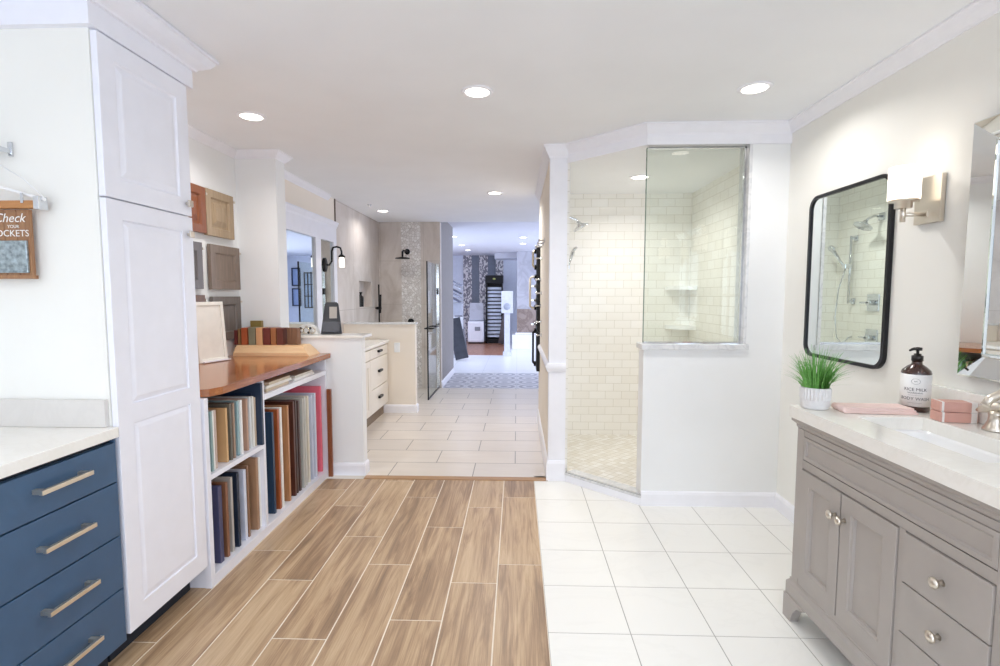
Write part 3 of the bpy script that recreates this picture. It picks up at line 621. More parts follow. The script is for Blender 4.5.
# door samples hung on the left wall
g6 = 'door samples hung on the left wall'
for y0, y1, z0, z1, c1, c2, lb, st in [(2.96, 3.262, 1.752, 2.046, '784120', '92552F', 'orange stained raised panel door sample, top row of the wall', 1), (3.268, 3.585, 1.745, 2.048, '9A8468', 'B8A184', 'beige glazed raised panel door sample, top row of the wall', 1),
                                   (2.90, 3.205, 1.392, 1.688, '565050', '6E6664', 'dark grey door sample partly behind the tall cabinet', 0), (3.291, 3.640, 1.391, 1.690, '74655A', '8E7D70', 'taupe grained door sample, middle row of the wall', 0),
                                   (2.90, 3.212, 1.05, 1.353, '5E3E2A', '7A5238', 'brown door sample above the cream leaning one', 0), (3.294, 3.632, 1.04, 1.342, '645D59', '7E7670', 'grey recessed door sample, lowest row behind the cream one', 0)]:
    rt = thing('wall_door_sample', lb, 'door sample', (-2.03, (y0+y1)/2, z0), 0, g6)
    part('panel', MB().panel(FX(-2.018, y0, z0), y1-y0, z1-z0, .022, [(.05, 0), (.060, .012), (.072, .013), (.10, .002), (.105, 0)] if st else [(.055, 0), (.062, .008), (.066, .009)]), WOOD('door_stain', c1, c2, 2, .4, 5, 12), rt)
    mb = MB(); mb.box(-2.05, -2.040, y0+.02, y1-.02, (z0+z1)/2-.01, (z0+z1)/2+.01); mb.box(-2.045, -2.014, y1+.001, y1+.016, z1-.045, z1-.03, .002); part('hanging_clip', mb, M['nickel'], rt, 'small metal clip')

# ------------------------------------------------------------------ items on divider cap
t = thing('knob_display', 'white arched display tray of small dark knobs on the divider ledge', 'display', (-1.57, 3.78, 1.056))
wpl = P('glossy_white_plastic', 'F1EFEA', .3)
mb = MB(); pts = [(-1.655, 1.056)]+[(-1.565-.085*math.cos(a), 1.056+.078*math.sin(a)) for a in [i*PI/14 for i in range(15)]]+[(-1.475, 1.056)]
b = mb.bm; f0 = [b.verts.new((x, 3.755, z)) for x, z in pts[1:-1]]; f1 = [b.verts.new((x, 3.80, z)) for x, z in pts[1:-1]]; n = len(f0)
for k in range(n): b.faces.new((f0[k], f0[(k+1) % n], f1[(k+1) % n], f1[k]))
b.faces.new(f0); b.faces.new(f1[::-1]); bmesh.ops.recalc_face_normals(b, faces=b.faces[:]); part('tray', mb, wpl, t)
for dx, dz in [(-.05, .015), (-.02, .012), (.015, .012), (.045, .012), (-.045, .045), (.0, .055), (.03, .045)]:
    part('knob', MB().lathe([(0, 0), (.009, .0), (.010, .006), (.004, .010), (.004, .014), (0, .014)], (-1.565+dx, 3.755, 1.058+dz), 12, Matrix.Rotation(PI/2, 4, 'X')), M['black'] if (dx*100) % 2 > .9 else M['nickel'], t)
for dx in (-.045, .0, .045):
    tp = [(-1.565+dx+.022*math.cos(a), 3.748, 1.085+.022*math.sin(a)) for a in [i*2*PI/16 for i in range(17)]]; part('ring', MB().tube(tp, .0022, 6), M['brass'], t)
t.location.x -= .022
t = thing('sample_stand', 'black easel stand holding a dark swatch card on the divider ledge', 'display stand', (-1.41, 3.80, 1.056))
Mx = Matrix.Translation((-1.494, 3.79, 1.057)) @ Matrix.Rotation(math.radians(14), 4, 'Z') @ Matrix.Rotation(math.radians(-14), 4, 'X')
mb = MB(); b = mb.bm; q = [(0, 0), (.155, 0), (.128, .235), (.115, .248), (.040, .248), (.028, .235)]
f0 = [b.verts.new((x, 0, z)) for x, z in q]; f1 = [b.verts.new((x, .02, z)) for x, z in q]; n = len(q)
for k in range(n): b.faces.new((f0[k], f0[(k+1) % n], f1[(k+1) % n], f1[k]))
b.faces.new(f0); b.faces.new(f1[::-1]); bmesh.ops.recalc_face_normals(b, faces=b.faces[:]); b.transform(Mx); part('board', mb, P('charcoal_plastic', '3A3B40', .35), t)
part('swatch', MB().rbox(Mx @ Matrix.Translation((.09, -.004, .165)), .055, .004, .09), P('swatch_paper', 'B7B0A8', .5), t, 'grey patterned swatch'); part('tray', MB().rbox(Mx @ Matrix.Translation((.078, -.012, .05)), .12, .02, .08, .002), P('smoke_plastic', '55565C', .25), t)

# ------------------------------------------------------------------ hall vanity (beyond divider)
cream = P('cream_vanity_paint', 'E9E2D6', .4, var=.01)
t = thing('hall_vanity', 'cream bathroom vanity with dark cup pulls between divider and pony wall', 'vanity', (-1.72, 4.75, 0))
part('body', MB().box(-1.975, -1.492, 3.91, 5.675, .12, .815), cream, t); part('toe_kick', MB().box(-1.975, -1.53, 3.92, 5.675, 0, .12), P('toe_brown', '8C7A66', .6), t)
for y0, y1 in ((3.92, 4.48), (4.485, 4.985)): part('door', MB().panel(FX(-1.472, y0, .14), y1-y0, .55, .02, SHAKER(.06)), cream, t); part('panel_front', MB().panel(FX(-1.472, y0, .70), y1-y0, .10, .02, FLATP), cream, t)
for z0, z1 in ((.70, .80), (.385, .692), (.14, .378)):
    d = part('drawer', MB().panel(FX(-1.472, 4.99, z0), .675, z1-z0, .02, FLATP), cream, t); zc = (z0+z1)/2+.01
    part('cup_pull', MB().box(-1.472, -1.444, 5.25, 5.38, zc-.012, zc+.014, .008), M['black'], d, 'dark bronze cup pull')
solo('hall_countertop', MB().box(-1.978, -1.455, 3.905, 5.683, .816, .846, .003), M['quartz'], 'white stone top of the cream hall vanity', 'countertop')
# big framed mirror
t = thing('framed_wall_mirror', 'large white crowned mirror with two panes above the hall vanity', 'mirror', (-1.96, 4.7, .86))
XF = -1.978
mb = MB(); y0, y1, z0, z1 = 3.93, 5.44, .86, 2.08
for a, b_, c, d_ in ((y0, y0+.10, z0, z1), (y1-.09, y1, z0, z1), (y0+.1, y1-.09, z0, z0+.09), (y0+.1, y1-.09, z1-.17, z1), (4.87, 5.0, z0+.09, z1-.17)): mb.box(XF, -1.945, a, b_, c, d_, .002)
part('frame', mb, M['cab'], t)
part('mirror_pane', MB().box(XF, -1.966, y0+.1, 4.87, z0+.09, z1-.17), M['mirror'], t); part('mirror_pane', MB().box(XF, -1.966, 5.0, y1-.09, z0+.09, z1-.17), M['mirror'], t)
mb = MB(); mb.mold([(XF, y0-.0), (XF, y1+.0)], [(0, 2.06), (.036, 2.06), (.040, 2.075), (.048, 2.085), (.058, 2.108), (.062, 2.112), (.062, 2.125), (0, 2.125)], -1); part('crown', mb, M['cab'], t)
t = thing('gooseneck_sconce', 'black gooseneck wall lamp with lit glass shade on the white framed mirror', 'wall lamp', (-1.96, 5.14, 1.66))
mb = MB(); mb.lathe([(0, 0), (.045, 0), (.045, .012), (.03, .02), (0, .02)], (-1.965, 5.14, 1.66), 20, Matrix.Rotation(PI/2, 4, 'Y') @ Matrix.Scale(1.6, 4, (1, 0, 0))); part('backplate', mb, M['black'], t)
mb = MB(); mb.tube([(-1.95, 5.14, 1.66), (-1.92, 5.15, 1.66), (-1.90, 5.16, 1.70), (-1.90, 5.165, 1.80), (-1.89, 5.18, 1.84), (-1.86, 5.20, 1.85), (-1.83, 5.225, 1.84), (-1.82, 5.23, 1.80), (-1.82, 5.23, 1.76)], .010, 8)
mb.lathe([(.012, .02), (.035, 0), (.035, -.012), (0, -.012)], (-1.82, 5.23, 1.755), 16); part('arm', mb, M['black'], t)
part('shade', MB().lathe([(.020, 0), (.027, -.03), (.027, -.10), (.022, -.105), (0, -.105)], (-1.82, 5.23, 1.745), 20, smooth=True), M['shade'], t, 'glowing glass shade')

# ------------------------------------------------------------------ stone shower fittings
t = thing('rain_shower', 'flat black rain shower head on the stone shower wall', 'shower head', (-1.55, 7.2, 1.90))
mb = MB(); mb.lathe([(0, 0), (.10, 0), (.10, .012), (.02, .025), (0, .03)], (-1.59, 7.02, 1.855), 28); part('head', mb, M['black'], t)
mb = MB(); mb.tube([(-1.59, 7.02, 1.88), (-1.59, 7.02, 1.95), (-1.585, 7.05, 1.97), (-1.57, 7.22, 1.97), (-1.57, 7.243, 1.97)], .014, 8); mb.lathe([(0, 0), (.04, 0), (.04, .012), (0, .012)], (-1.57, 7.232, 1.97), 18, Matrix.Rotation(-PI/2, 4, 'X')); part('arm', mb, M['black'], t)
t = thing('handheld_shower', 'black handheld shower on a slide bar in the stone shower corner', 'hand shower', (-1.95, 7.1, .8))
mb = MB(); mb.tube([(-1.93, 7.02, .78), (-1.93, 7.02, 1.50)], .011, 8); mb.tube([(-1.979, 7.02, 1.17), (-1.93, 7.02, 1.17)], .012, 8); mb.tube([(-1.979, 7.02, .80), (-1.93, 7.02, .80)], .012, 8); part('slide_bar', mb, M['black'], t)
mb = MB(); mb.tube([(-1.915, 7.02, 1.10), (-1.91, 7.02, 1.36)], [.012, .017], 10); mb.box(-1.96, -1.90, 7.00, 7.05, 1.15, 1.19, .006); part('wand', mb, M['black'], t)
t2 = solo('shower_valve', MB().lathe([(0, 0), (.045, 0), (.045, .012), (.02, .014), (.02, .06), (0, .06)], (-1.53, 7.2435, .97), 20, Matrix.Rotation(PI/2, 4, 'X')), M['black'], 'round black shower valve low on the pebble stripe', 'valve')
g = 'black bottles in the shower niche'
for y, h, lb in ((6.40, .22, 'taller black bottle in the recessed shower niche'), (6.52, .19, 'shorter black bottle in the recessed shower niche')):
    solo('bottle', MB().lathe([(0, 0), (.034, 0), (.035, .01), (.035, h*.68), (.012, h*.78), (.012, h*.9), (.02, h*.91), (.02, h), (0, h)], (-2.03, y, 1.201), 20), M['black'], lb, 'bottle', g)
t = thing('shower_glass_door', 'tall clear glass shower panel with black edge in the hall', 'glass door', (-1.14, 6.82, 0))
part('pane', MB().box(-1.145, -1.135, 6.41, 7.24, .02, 1.78), M['glass'], t)
mb = MB(); mb.box(-1.148, -1.132, 6.395, 6.41, .0, 1.78); mb.box(-1.148, -1.132, 6.41, 7.24, .0, .02); part('edge_strip', mb, M['black'], t)
mb = MB()
for s in (-1, 1): mb.tube([(-1.14, 6.48, .92), (-1.14+s*.05, 6.48, .92), (-1.14+s*.05, 7.0, .92), (-1.14, 7.0, .92)], .009, 8)
part('towel_bar', mb, M['black'], t); part('hinge', MB().box(-1.155, -1.125, 7.19, 7.245, 1.36, 1.45, .003), M['black'], t)
part('wall_profile', MB().box(-1.165, -1.115, 7.225, 7.249, 0, 1.80), M['chrome'], t, 'silver vertical wall profile')
solo('light_switch', MB().box(-1.40, -1.335, 5.692, 5.6995, .70, .81, .002), P('switch_plate', 'EEF2F5', .3), 'white switch plate on the beige pony wall', 'switch')

# ------------------------------------------------------------------ hardware display on the corridor wall
t = thing('display_board', 'narrow black display board on the beige hallway wall beside the white pillar', 'display board', (.21, 5.1, .59))
part('board', MB().box(.196, .2295, 5.02, 5.24, .59, 1.84), M['black'], t)
def bar(label, z0, z1, y, m, out=.07, group='bar handles on the hallway display'):
    r = thing('bar_handle', label, 'handle', (.195, y, z0), 0, group); mb = MB(); x = .195
    mb.tube([(x, y, z0+.03), (x-out+.02, y, z0+.025), (x-out, y, z0+.045), (x-out, y, z1-.045), (x-out+.02, y, z1-.025), (x, y, z1-.03)], .011, 8); part('grip', mb, m, r)
    mb = MB()
    for z in (z0+.03, z1-.03): mb.lathe([(0, 0), (.026, 0), (.026, .02), (0, .02)], (x-.0015, y, z), 16, Matrix.Rotation(-PI/2, 4, 'Y'))
    part('mount', mb, M['black'], r, 'black round mount'); return r
bar('cream coloured loop grab bar on the hallway display', 1.20, 1.56, 5.06, P('ivory_enamel', 'E6DECE', .3), .065)
bar('long black bar handle low on the hallway display', .62, 1.02, 5.16, M['black'], .03)
bar('slim champagne bar handle high on the hallway display', 1.60, 1.82, 5.10, M['brass'], .035)
gk = 'metal hooks and knobs on the hallway wall'
PL = ['topmost and farthest', 'topmost row, second farthest', 'topmost row, second nearest', 'topmost row, nearest the pillar', 'just below the topmost row', 'beside the top of the cream loop', 'beside the middle of the cream loop', 'beside the bottom of the cream loop', 'second from the bottom', 'lowest, above the chair rail']
for i, (y, z, o_) in enumerate([(4.95, 1.82, .05), (4.7, 1.80, .05), (4.45, 1.80, .05), (4.2, 1.80, .05), (4.7, 1.69, .06), (4.85, 1.50, .05), (4.7, 1.37, .05), (4.85, 1.25, .05), (4.75, 1.10, .045), (4.7, .98, .045)]):
    mb = MB(); mb.lathe([(0, 0), (.018, 0), (.018, .006), (.006, .008), (.006, o_-.01), (.012, o_-.006), (.012, o_+.006), (0, o_+.008)], (.2295, y, z), 14, Matrix.Rotation(-PI/2, 4, 'Y'))
    solo('wall_peg', mb, M['chrome'], 'small metal peg knob on the beige hallway wall, '+PL[i], 'knob', gk)
for z, lb in ((1.44, 'chrome lever on the hallway display, inside the cream loop at its top'), (1.30, 'chrome lever on the hallway display, inside the cream loop at its bottom'), (1.06, 'chrome lever on the hallway display, just under the cream loop')):
    mb = MB(); mb.lathe([(0, 0), (.024, 0), (.024, .012), (.012, .014), (.012, .03), (0, .03)], (.1945, 5.13, z), 16, Matrix.Rotation(-PI/2, 4, 'Y')); mb.box(.14, .170, 5.06, 5.14, z-.011, z+.011, .004)
    solo('door_lever', mb, M['chrome'], lb, 'lever', 'chrome levers on the hallway display')

# ------------------------------------------------------------------ subway shower fittings (left tile wall, X = .372)
XS = .3725
t = thing('fixed_shower', 'chrome fixed shower head on the side wall of the subway-tiled shower', 'shower head', (.39, 4.2, 1.94))
mb = MB(); mb.box(XS, XS+.012, 4.17, 4.23, 1.95, 2.01, .002); mb.tube([(XS+.01, 4.2, 1.98), (XS+.06, 4.2, 1.985), (XS+.11, 4.2, 1.965), (XS+.13, 4.2, 1.94)], .010, 8); part('arm', mb, M['chrome'], t)
mb = MB(); mb.lathe([(.012, .05), (.022, .03), (.060, .008), (.070, 0), (.068, -.008), (0, -.008)], (XS+.15, 4.2, 1.905), 24, Matrix.Rotation(math.radians(-28), 4, 'Y')); part('head', mb, M['chrome'], t)
t = thing('hand_shower', 'chrome handheld shower with slide bar and hose in the subway-tiled shower', 'hand shower', (.40, 4.54, 1.0))
mb = MB(); mb.tube([(XS+.045, 4.5, 1.28), (XS+.045, 4.5, 1.86)], .010, 8)
for z in (1.30, 1.84): mb.tube([(XS, 4.5, z), (XS+.045, 4.5, z)], .010, 8); mb.box(XS, XS+.01, 4.475, 4.525, z-.025, z+.025, .002)
part('slide_bar', mb, M['chrome'], t)
mb = MB(); mb.tube([(XS+.07, 4.52, 1.58), (XS+.10, 4.56, 1.66), (XS+.13, 4.60, 1.74)], [.010, .012, .018], 10); mb.lathe([(0, 0), (.035, 0), (.035, .018), (.015, .03), (0, .03)], (XS+.15, 4.60, 1.75), 20, Matrix.Rotation(math.radians(-50), 4, 'Y')); mb.box(XS+.03, XS+.09, 4.49, 4.53, 1.58, 1.62, .004); part('wand', mb, M['chrome'], t)
mb = MB(); mb.tube([(XS+.07, 4.52, 1.58), (XS+.09, 4.57, 1.40), (XS+.09, 4.60, 1.15), (XS+.08, 4.58, .98), (XS+.06, 4.53, .92), (XS+.03, 4.5, .98), (XS+.0, 4.5, .99)], .006, 8); part('hose', mb, M['chrome'], t)
for z, lb in ((1.29, 'upper square chrome shower valve with lever on the subway tile side wall'), (1.0, 'lower square chrome shower valve on the subway tile side wall')):
    t = thing('shower_valve', lb, 'valve', (XS, 4.25, z-.06), 0, 'chrome shower valves')
    part('plate', MB().box(XS, XS+.008, 4.18, 4.32, z-.07, z+.07, .003), M['chrome'], t); mb = MB(); mb.tube([(XS+.008, 4.25, z), (XS+.05, 4.25, z)], .022, 14); mb.box(XS+.036, XS+.05, 4.24, 4.35, z-.008, z+.008, .003); part('lever', mb, M['chrome'], t)
for z, lb in ((1.075, 'lower white corner shelf in the subway-tiled shower'), (1.435, 'upper white corner shelf in the subway-tiled shower')):
    pts = [(1.60, 4.75), (1.60-.225, 4.75)]+[(1.60-.225*math.cos(a), 4.75-.19*math.sin(a)) for a in [PI/2*i/8 for i in range(1, 9)]]
    mb = MB(); mb.prism(pts[::-1], z-.035, z); solo('corner_shelf', mb, M['porc'], lb, 'shelf', 'shower corner shelves')

# ------------------------------------------------------------------ right vanity
G_ = M['greige']
t = thing('bathroom_vanity', 'greige double vanity with panel doors, centre drawers and bracket feet', 'vanity', (1.4, 1.345, 0))
Y0, Y1, XF = .62, 2.075, 1.165
mb = MB(); mb.box(XF, XF+.02, Y0, Y1, .155, .851); mb.box(1.64, 1.655, Y0, Y1, .155, .851); mb.box(XF+.02, 1.64, Y0, Y0+.02, .155, .851); mb.box(XF+.02, 1.64, Y1-.02, Y1, .155, .851); mb.box(XF+.02, 1.64, Y0+.02, Y1-.02, .155, .175); part('body', mb, G_, t)
mb = MB(); mb.mold([(1.655, Y1), (XF, Y1), (XF, Y0), (1.655, Y0)], [(0, .808), (.006, .808), (.012, .818), (.012, .826), (.026, .838), (.026, .851), (0, .851)], -1); part('crown_molding', mb, G_, t)
mb = MB(); mb.mold([(1.655, Y1), (XF, Y1), (XF, Y0), (1.655, Y0)], [(0, .10), (.022, .10), (.022, .15), (.012, .162), (.012, .17), (0, .178)], -1); part('base_rail', mb, G_, t)
# frame : stiles and rails proud of body
mb = MB(); xf = XF-.012
for y0, y1, z_, z2 in ((Y1-.045, Y1, .17, .812), (Y0, Y0+.045, .17, .812), (1.487, 1.512, .190, .658), (1.178, 1.203, .19, .80)): mb.box(xf, XF+.002, y0, y1, z_, z2)
for z0, z1 in ((.788, .810), (.657, .690), (.172, .198)): mb.box(xf+.0012, XF+.002, Y0+.03, Y1-.03, z0, z1)
part('face_frame', mb, G_, t)
def rail_panel(a, b_): part('false_front', MB().panel(FMX(xf-.001, b_, .694), b_-a, .092, .012, [(.014, 0), (.02, .006), (.024, .0065)]), G_, t)
rail_panel(1.205, 2.028); rail_panel(.667, 1.176)
def vdoor(a, b_, knob_y, zk=.565):
    d = part('door', MB().panel(FMX(xf-.006, b_-.002, .2), b_-a-.004, .453, .018, [(.052, 0), (.057, .004), (.062, .005), (.066, .013)]), G_, t)
    kb = MB().lathe([(0, 0), (.009, 0), (.005, .008), (.006, .015), (.015, .020), (.016, .026), (.008, .031), (0, .032)], (xf-.006, knob_y, zk), 16, Matrix.Rotation(-PI/2, 4, 'Y')); part('knob', kb, M['nickel'], d, 'round polished knob')
vdoor(1.778, 2.028, 1.802); vdoor(1.512, 1.776, 1.752); vdoor(.93, 1.176, .955); vdoor(.667, .928, .905)
for z0, z1 in ((.505, .653), (.352, .501), (.2, .348)):
    d = part('drawer', MB().panel(FMX(xf-.006, 1.485, z0), 1.485-1.205, z1-z0, .018, [(.003, 0), (.005, .0)]), G_, t)
    kb = MB().lathe([(0, 0), (.009, 0), (.005, .008), (.006, .015), (.015, .020), (.016, .026), (.008, .031), (0, .032)], (xf-.006, 1.345, (z0+z1)/2), 16, Matrix.Rotation(-PI/2, 4, 'Y')); part('knob', kb, M['nickel'], d, 'round polished knob')
def foot(y_in, y_out):
    sgn = 1 if y_out > y_in else -1
    pr = [(y_out, 0), (y_out, .10), (y_out-sgn*.15, .10), (y_out-sgn*.135, .092), (y_out-sgn*.10, .080), (y_out-sgn*.075, .050), (y_out-sgn*.06, .02), (y_out-sgn*.055, 0)]
    mb = MB(); b = mb.bm; xo = XF-.030; f0 = [b.verts.new((xo, y, z)) for y, z in pr]; f1 = [b.verts.new((XF+.005, y, z)) for y, z in pr]; n = len(pr)
    for k in range(n): b.faces.new((f0[k], f0[(k+1) % n], f1[(k+1) % n], f1[k]))
    b.faces.new(f0); b.faces.new(f1[::-1]); yo = y_out
    yo = y_out+sgn*.0015; xo += .0015
    pr2 = [(xo, 0), (xo, .0995), (xo+.14, .0995), (xo+.10, .08), (xo+.075, .05), (xo+.06, .02), (xo+.055, 0)]
    f0 = [b.verts.new((x, yo, z)) for x, z in pr2]; f1 = [b.verts.new((x, yo-sgn*.025, z)) for x, z in pr2]; n = len(pr2)
    for k in range(n): b.faces.new((f0[k], f0[(k+1) % n], f1[(k+1) % n], f1[k]))
    b.faces.new(f0); b.faces.new(f1[::-1]); bmesh.ops.recalc_face_normals(b, faces=b.faces[:]); part('foot', mb, G_, t)
foot(1.9, Y1+.022); foot(.8, Y0-.022)
for y in (Y1-.02, Y0+.02): part('foot', MB().box(1.60, 1.65, y-.02, y+.02, 0, .10), G_, t)
# counter with two sink cut-outs
t = thing('vanity_countertop', 'cream white stone countertop with undermount sink on the greige vanity', 'countertop', (1.4, 1.345, .852))
ya, yb, xa, xb = .60, 2.10, 1.128, 1.655; z0, z1 = .8525, .900; sx0, sx1 = 1.245, 1.51; s1 = (1.38, 1.90); s2 = (.76, 1.25)
sx0 = 1.27
mb = MB(); mb.box(xa, sx0, ya, yb, z0, z1); mb.box(sx1, xb, ya, yb, z0, z1)
mb.box(sx0, sx1, ya, s2[0], z0, z1); mb.box(sx0, sx1, s2[1], s1[0], z0, z1); mb.box(sx0, sx1, s1[1], yb, z0, z1); part('slab', mb, M['quartz'], t)
part('backsplash', MB().box(1.636, 1.6595, ya, yb, .9005, 1.0, .002), M['quartz'], t)
for (a, b_) in (s1, s2):
    mb = MB(); b = mb.bm
    lv = [(.0, .852), (.004, .84), (.012, .76), (.05, .735)]; rings = []
    for ins, z in lv:
        ring = []; r = .05
        for cx, cy, a0 in ((sx1-r, b_-r, 0), (sx0+r, b_-r, PI/2), (sx0+r, a+r, PI), (sx1-r, a+r, 1.5*PI)):
            for k in range(5): an = a0+PI/2*k/4; x = cx+r*math.cos(an); y = cy+r*math.sin(an); mx, my = (sx0+sx1)/2, (a+b_)/2; ring.append(b.verts.new((mx+(x-mx)*(1-ins/.17), my+(y-my)*(1-ins/.25), z)))
        rings.append(ring)
    o_ = []
    for v in rings[0]: o_.append(b.verts.new(((sx0+sx1)/2+(v.co.x-(sx0+sx1)/2)*1.12, (a+b_)/2+(v.co.y-(a+b_)/2)*1.08, .8518)))
    rings = [o_]+rings; n = len(o_)
    for p, q_ in zip(rings, rings[1:]):
        for k in range(n): f = b.faces.new((p[k], q_[k], q_[(k+1) % n], p[(k+1) % n])); f.smooth = True
    b.faces.new(rings[-1][::-1]); bmesh.ops.recalc_face_normals(b, faces=b.faces[:])
    for f in b.faces: f.normal_flip() if f.normal.z < -.1 else None
    sk = part('sink_basin', mb, M['porc'], t); part('drain', MB().lathe([(0, .004), (.022, .004), (.024, 0), (0, 0)], ((sx0+sx1)/2, (a+b_)/2, .736), 20), M['nickel'], sk)
# faucets
def faucet(yc, lb):
    t = thing('faucet', lb, 'faucet', (1.60, yc, .9005), 0, 'widespread nickel faucets')
    bell = [(0, 0), (.033, 0), (.034, .004), (.028, .014), (.021, .034), (.019, .050), (.021, .053), (.021, .058), (.015, .066), (0, .068)]
    for s in (1, -1):
        h = part('handle', MB().lathe(bell, (1.60, yc+s*.115, .9005), 24), M['nickel'], t)
        mb = MB(); y = yc+s*.115; mb.tube([(1.605, y-s*.025, .985), (1.60, y-s*.01, .984), (1.596, y+s*.02, .974), (1.588, y+s*.045, .962), (1.584, y+s*.055, .957)], [.008, .014, .016, .011, .005], 10); part('lever', mb, M['nickel'], h)
    part('base', MB().lathe(bell, (1.60, yc, .9005), 24), M['nickel'], t)
    mb = MB(); mb.tube([(1.60, yc, .95), (1.598, yc, 1.01), (1.57, yc, 1.05), (1.52, yc, 1.055), (1.47, yc, 1.03), (1.455, yc, 1.01)], [.016, .015, .014, .014, .013, .012], 12); part('spout', mb, M['nickel'], t)
faucet(1.60, 'brushed nickel widespread faucet behind the near sink basin by the soap boxes'); faucet(1.0, 'brushed nickel widespread faucet at the out-of-frame end of the vanity')

# plant
t = thing('potted_grass', 'green grass plant in a fluted white pot on the vanity corner', 'plant', (1.195, 2.04, .9005))
potm = P('white_ceramic_grey_wash', 'E2E1E1', .5, var=.03, scale=60)
mb = MB(); mb.lathe([(0, 0), (.042, 0), (.050, .006), (.0525, .022), (.0525, .036), (.053, .042), (.053, .080), (.053, .084), (.052, .086), (.047, .086), (.047, .06), (0, .06)], (1.195, 2.04, .9005), 56, flute=(.04, .0805, .0022), smooth=False); part('pot', mb, potm, t)
part('soil', MB().lathe([(0, .0), (.0465, 0), (.0465, .004), (0, .006)], (1.195, 2.04, .966), 20), P('dark_soil', '3B2E22', .9), t)
gm = NT('grass_green'); hz = gm.sep(gm.obj()); f = gm.math('MULTIPLY', gm.math('SUBTRACT', hz[2], .06), 6.5); gm.l(gm.mix(gm.noise(gm.obj(), 160, 2), srgb('3F8A35'), srgb('8CC468')), gm.b.inputs['Base Color']); gm.b.inputs['Roughness'].default_value = .4
gm.b.inputs['Subsurface Weight'].default_value = 0.0
mb = MB(); b = mb.bm; rg = random.Random(3)
for i in range(330):
    a = rg.random()*2*PI; r0 = .042*math.sqrt(rg.random()); ln = .125+.085*rg.random(); out = .012+.070*rg.random()*(r0/.042+.35); an = a+rg.uniform(-.5, .5)
    if rg.random() < .05: out = .11; ln = .12
    if rg.random() < .25: ln *= .7
    wv = .0024+rg.random()*.0016; p0 = Vector((1.195+r0*math.cos(a), 2.04+r0*math.sin(a), .966)); side = Vector((-math.sin(an+.7), math.cos(an+.7), 0)); pv = None
    for k in range(6):
        s = k/5; p = p0+Vector((math.cos(an)*out*s**1.8, math.sin(an)*out*s**1.8, ln*(s-.18*s*s*(out/.05)))); ww = wv*(1-s*.92)
        cur = (b.verts.new(p-side*ww), b.verts.new(p+side*ww))
        if pv: b.faces.new((pv[0], pv[1], cur[1], cur[0]))
        pv = cur
part('foliage', mb, gm.m, t)
# towel
mb = MB(); pk = P('blush_pink_cloth', 'F0D5CE', .85, var=.03, bump=.4, bscale=300)
b = bmesh.new(); Tw = Matrix.Translation((1.392, 1.982, .9005)) @ Matrix.Rotation(math.radians(-5), 4, 'Z')
mb = MB()
for k in range(3): mb.rbox(Tw @ Matrix.Translation((-.004*k, .002*k, .0045+.0078*k)) @ Matrix.Rotation(math.radians(1.2*k), 4, 'Z'), .255-.004*k, .09, .0085, .0038)
mb.tube([tuple(Tw @ Vector((-.126, -.044, .0125))), tuple(Tw @ Vector((-.126, .044, .0125)))], .0125, 12)
tw = solo('folded_cloth', mb, pk, 'folded blush pink cloth lying between the grass pot and the amber bottle', 'cloth')
# bottle
t = thing('soap_bottle', 'amber pump bottle with a large white label at the back of the vanity', 'bottle', (1.565, 2.015, .9005))
am = P('dark_amber_glass', '3A160C', .08, 0, var=.02, coat=.7)
part('body', MB().lathe([(0, 0), (.044, 0), (.048, .004), (.048, .150), (.045, .160), (.030, .175), (.018, .183), (.0165, .188), (.0165, .196), (0, .196)], (1.565, 2.015, .9005), 36), am, t)
part('label_wrap', MB().lathe([(.0483, .022), (.0488, .022), (.0488, .146), (.0483, .146)], (1.565, 2.015, .9005), 36), P('label_paper', 'F3F2F0', .6), t, 'white paper label')
ink = P('label_ink', '4A4A50', .6)
ang = math.atan2(-2.015, -1.565)
def curved_text(s, size, z, ln=None):
    m = text_mb(s, size, Matrix.Identity(4), .0003); R_ = .0491
    for v in m.bm.verts: x, y, q = v.co; th = ang+x/R_; v.co = Vector((1.565+(R_+q)*math.cos(th), 2.015+(R_+q)*math.sin(th), .9005+z+y))
    return m
mb = curved_text('RICE MILK', .0165, .088); mb.merge(curved_text('NOURISHING', .008, .075).bm); mb.merge(curved_text('BODY WASH', .0165, .052).bm); mb.merge(curved_text('RM', .007, .120).bm)
ring = [(0, 0)]; m2 = MB(); b = m2.bm
for k in range(24): pass
for r0, r1 in ((.0105, .0113),):
    vs = []
    for k in range(28):
        a = 2*PI*k/28; vs.append([b.verts.new((1.565+.0492*math.cos(ang+r*math.cos(a)*1.25/.0491), 2.015+.0492*math.sin(ang+r*math.cos(a)*1.25/.0491), .9005+.120+r*math.sin(a))) for r in (r0, r1)])
    for k in range(28): b.faces.new((vs[k][0], vs[k][1], vs[(k+1) % 28][1], vs[(k+1) % 28][0]))
mb.merge(m2.bm)
for z in (.066, .036):
    m2 = MB(); b = m2.bm; pr = None
    for k in range(9):
        th = ang+(-.022+.044*k/8)/.0491; c_ = [b.verts.new((1.565+.0492*math.cos(th), 2.015+.0492*math.sin(th), .9005+z+q)) for q in (0, .0006)]
        if pr: b.faces.new((pr[0], c_[0], c_[1], pr[1]))
        pr = c_
    mb.merge(m2.bm)
part('label_print', mb, ink, t, 'dark printed words')
mb = MB(); mb.lathe([(0, .196), (.019, .196), (.019, .216), (.012, .218), (.012, .224), (.005, .225), (.005, .236), (.014, .237), (.014, .248), (0, .250)], (1.565, 2.015, .9005), 20); mb.tube([(1.565, 2.015, 1.143), (1.540, 2.005, 1.144), (1.522, 1.998, 1.139)], [.006, .0055, .004], 8); part('pump', mb, P('black_plastic', '1B1614', .3), t)
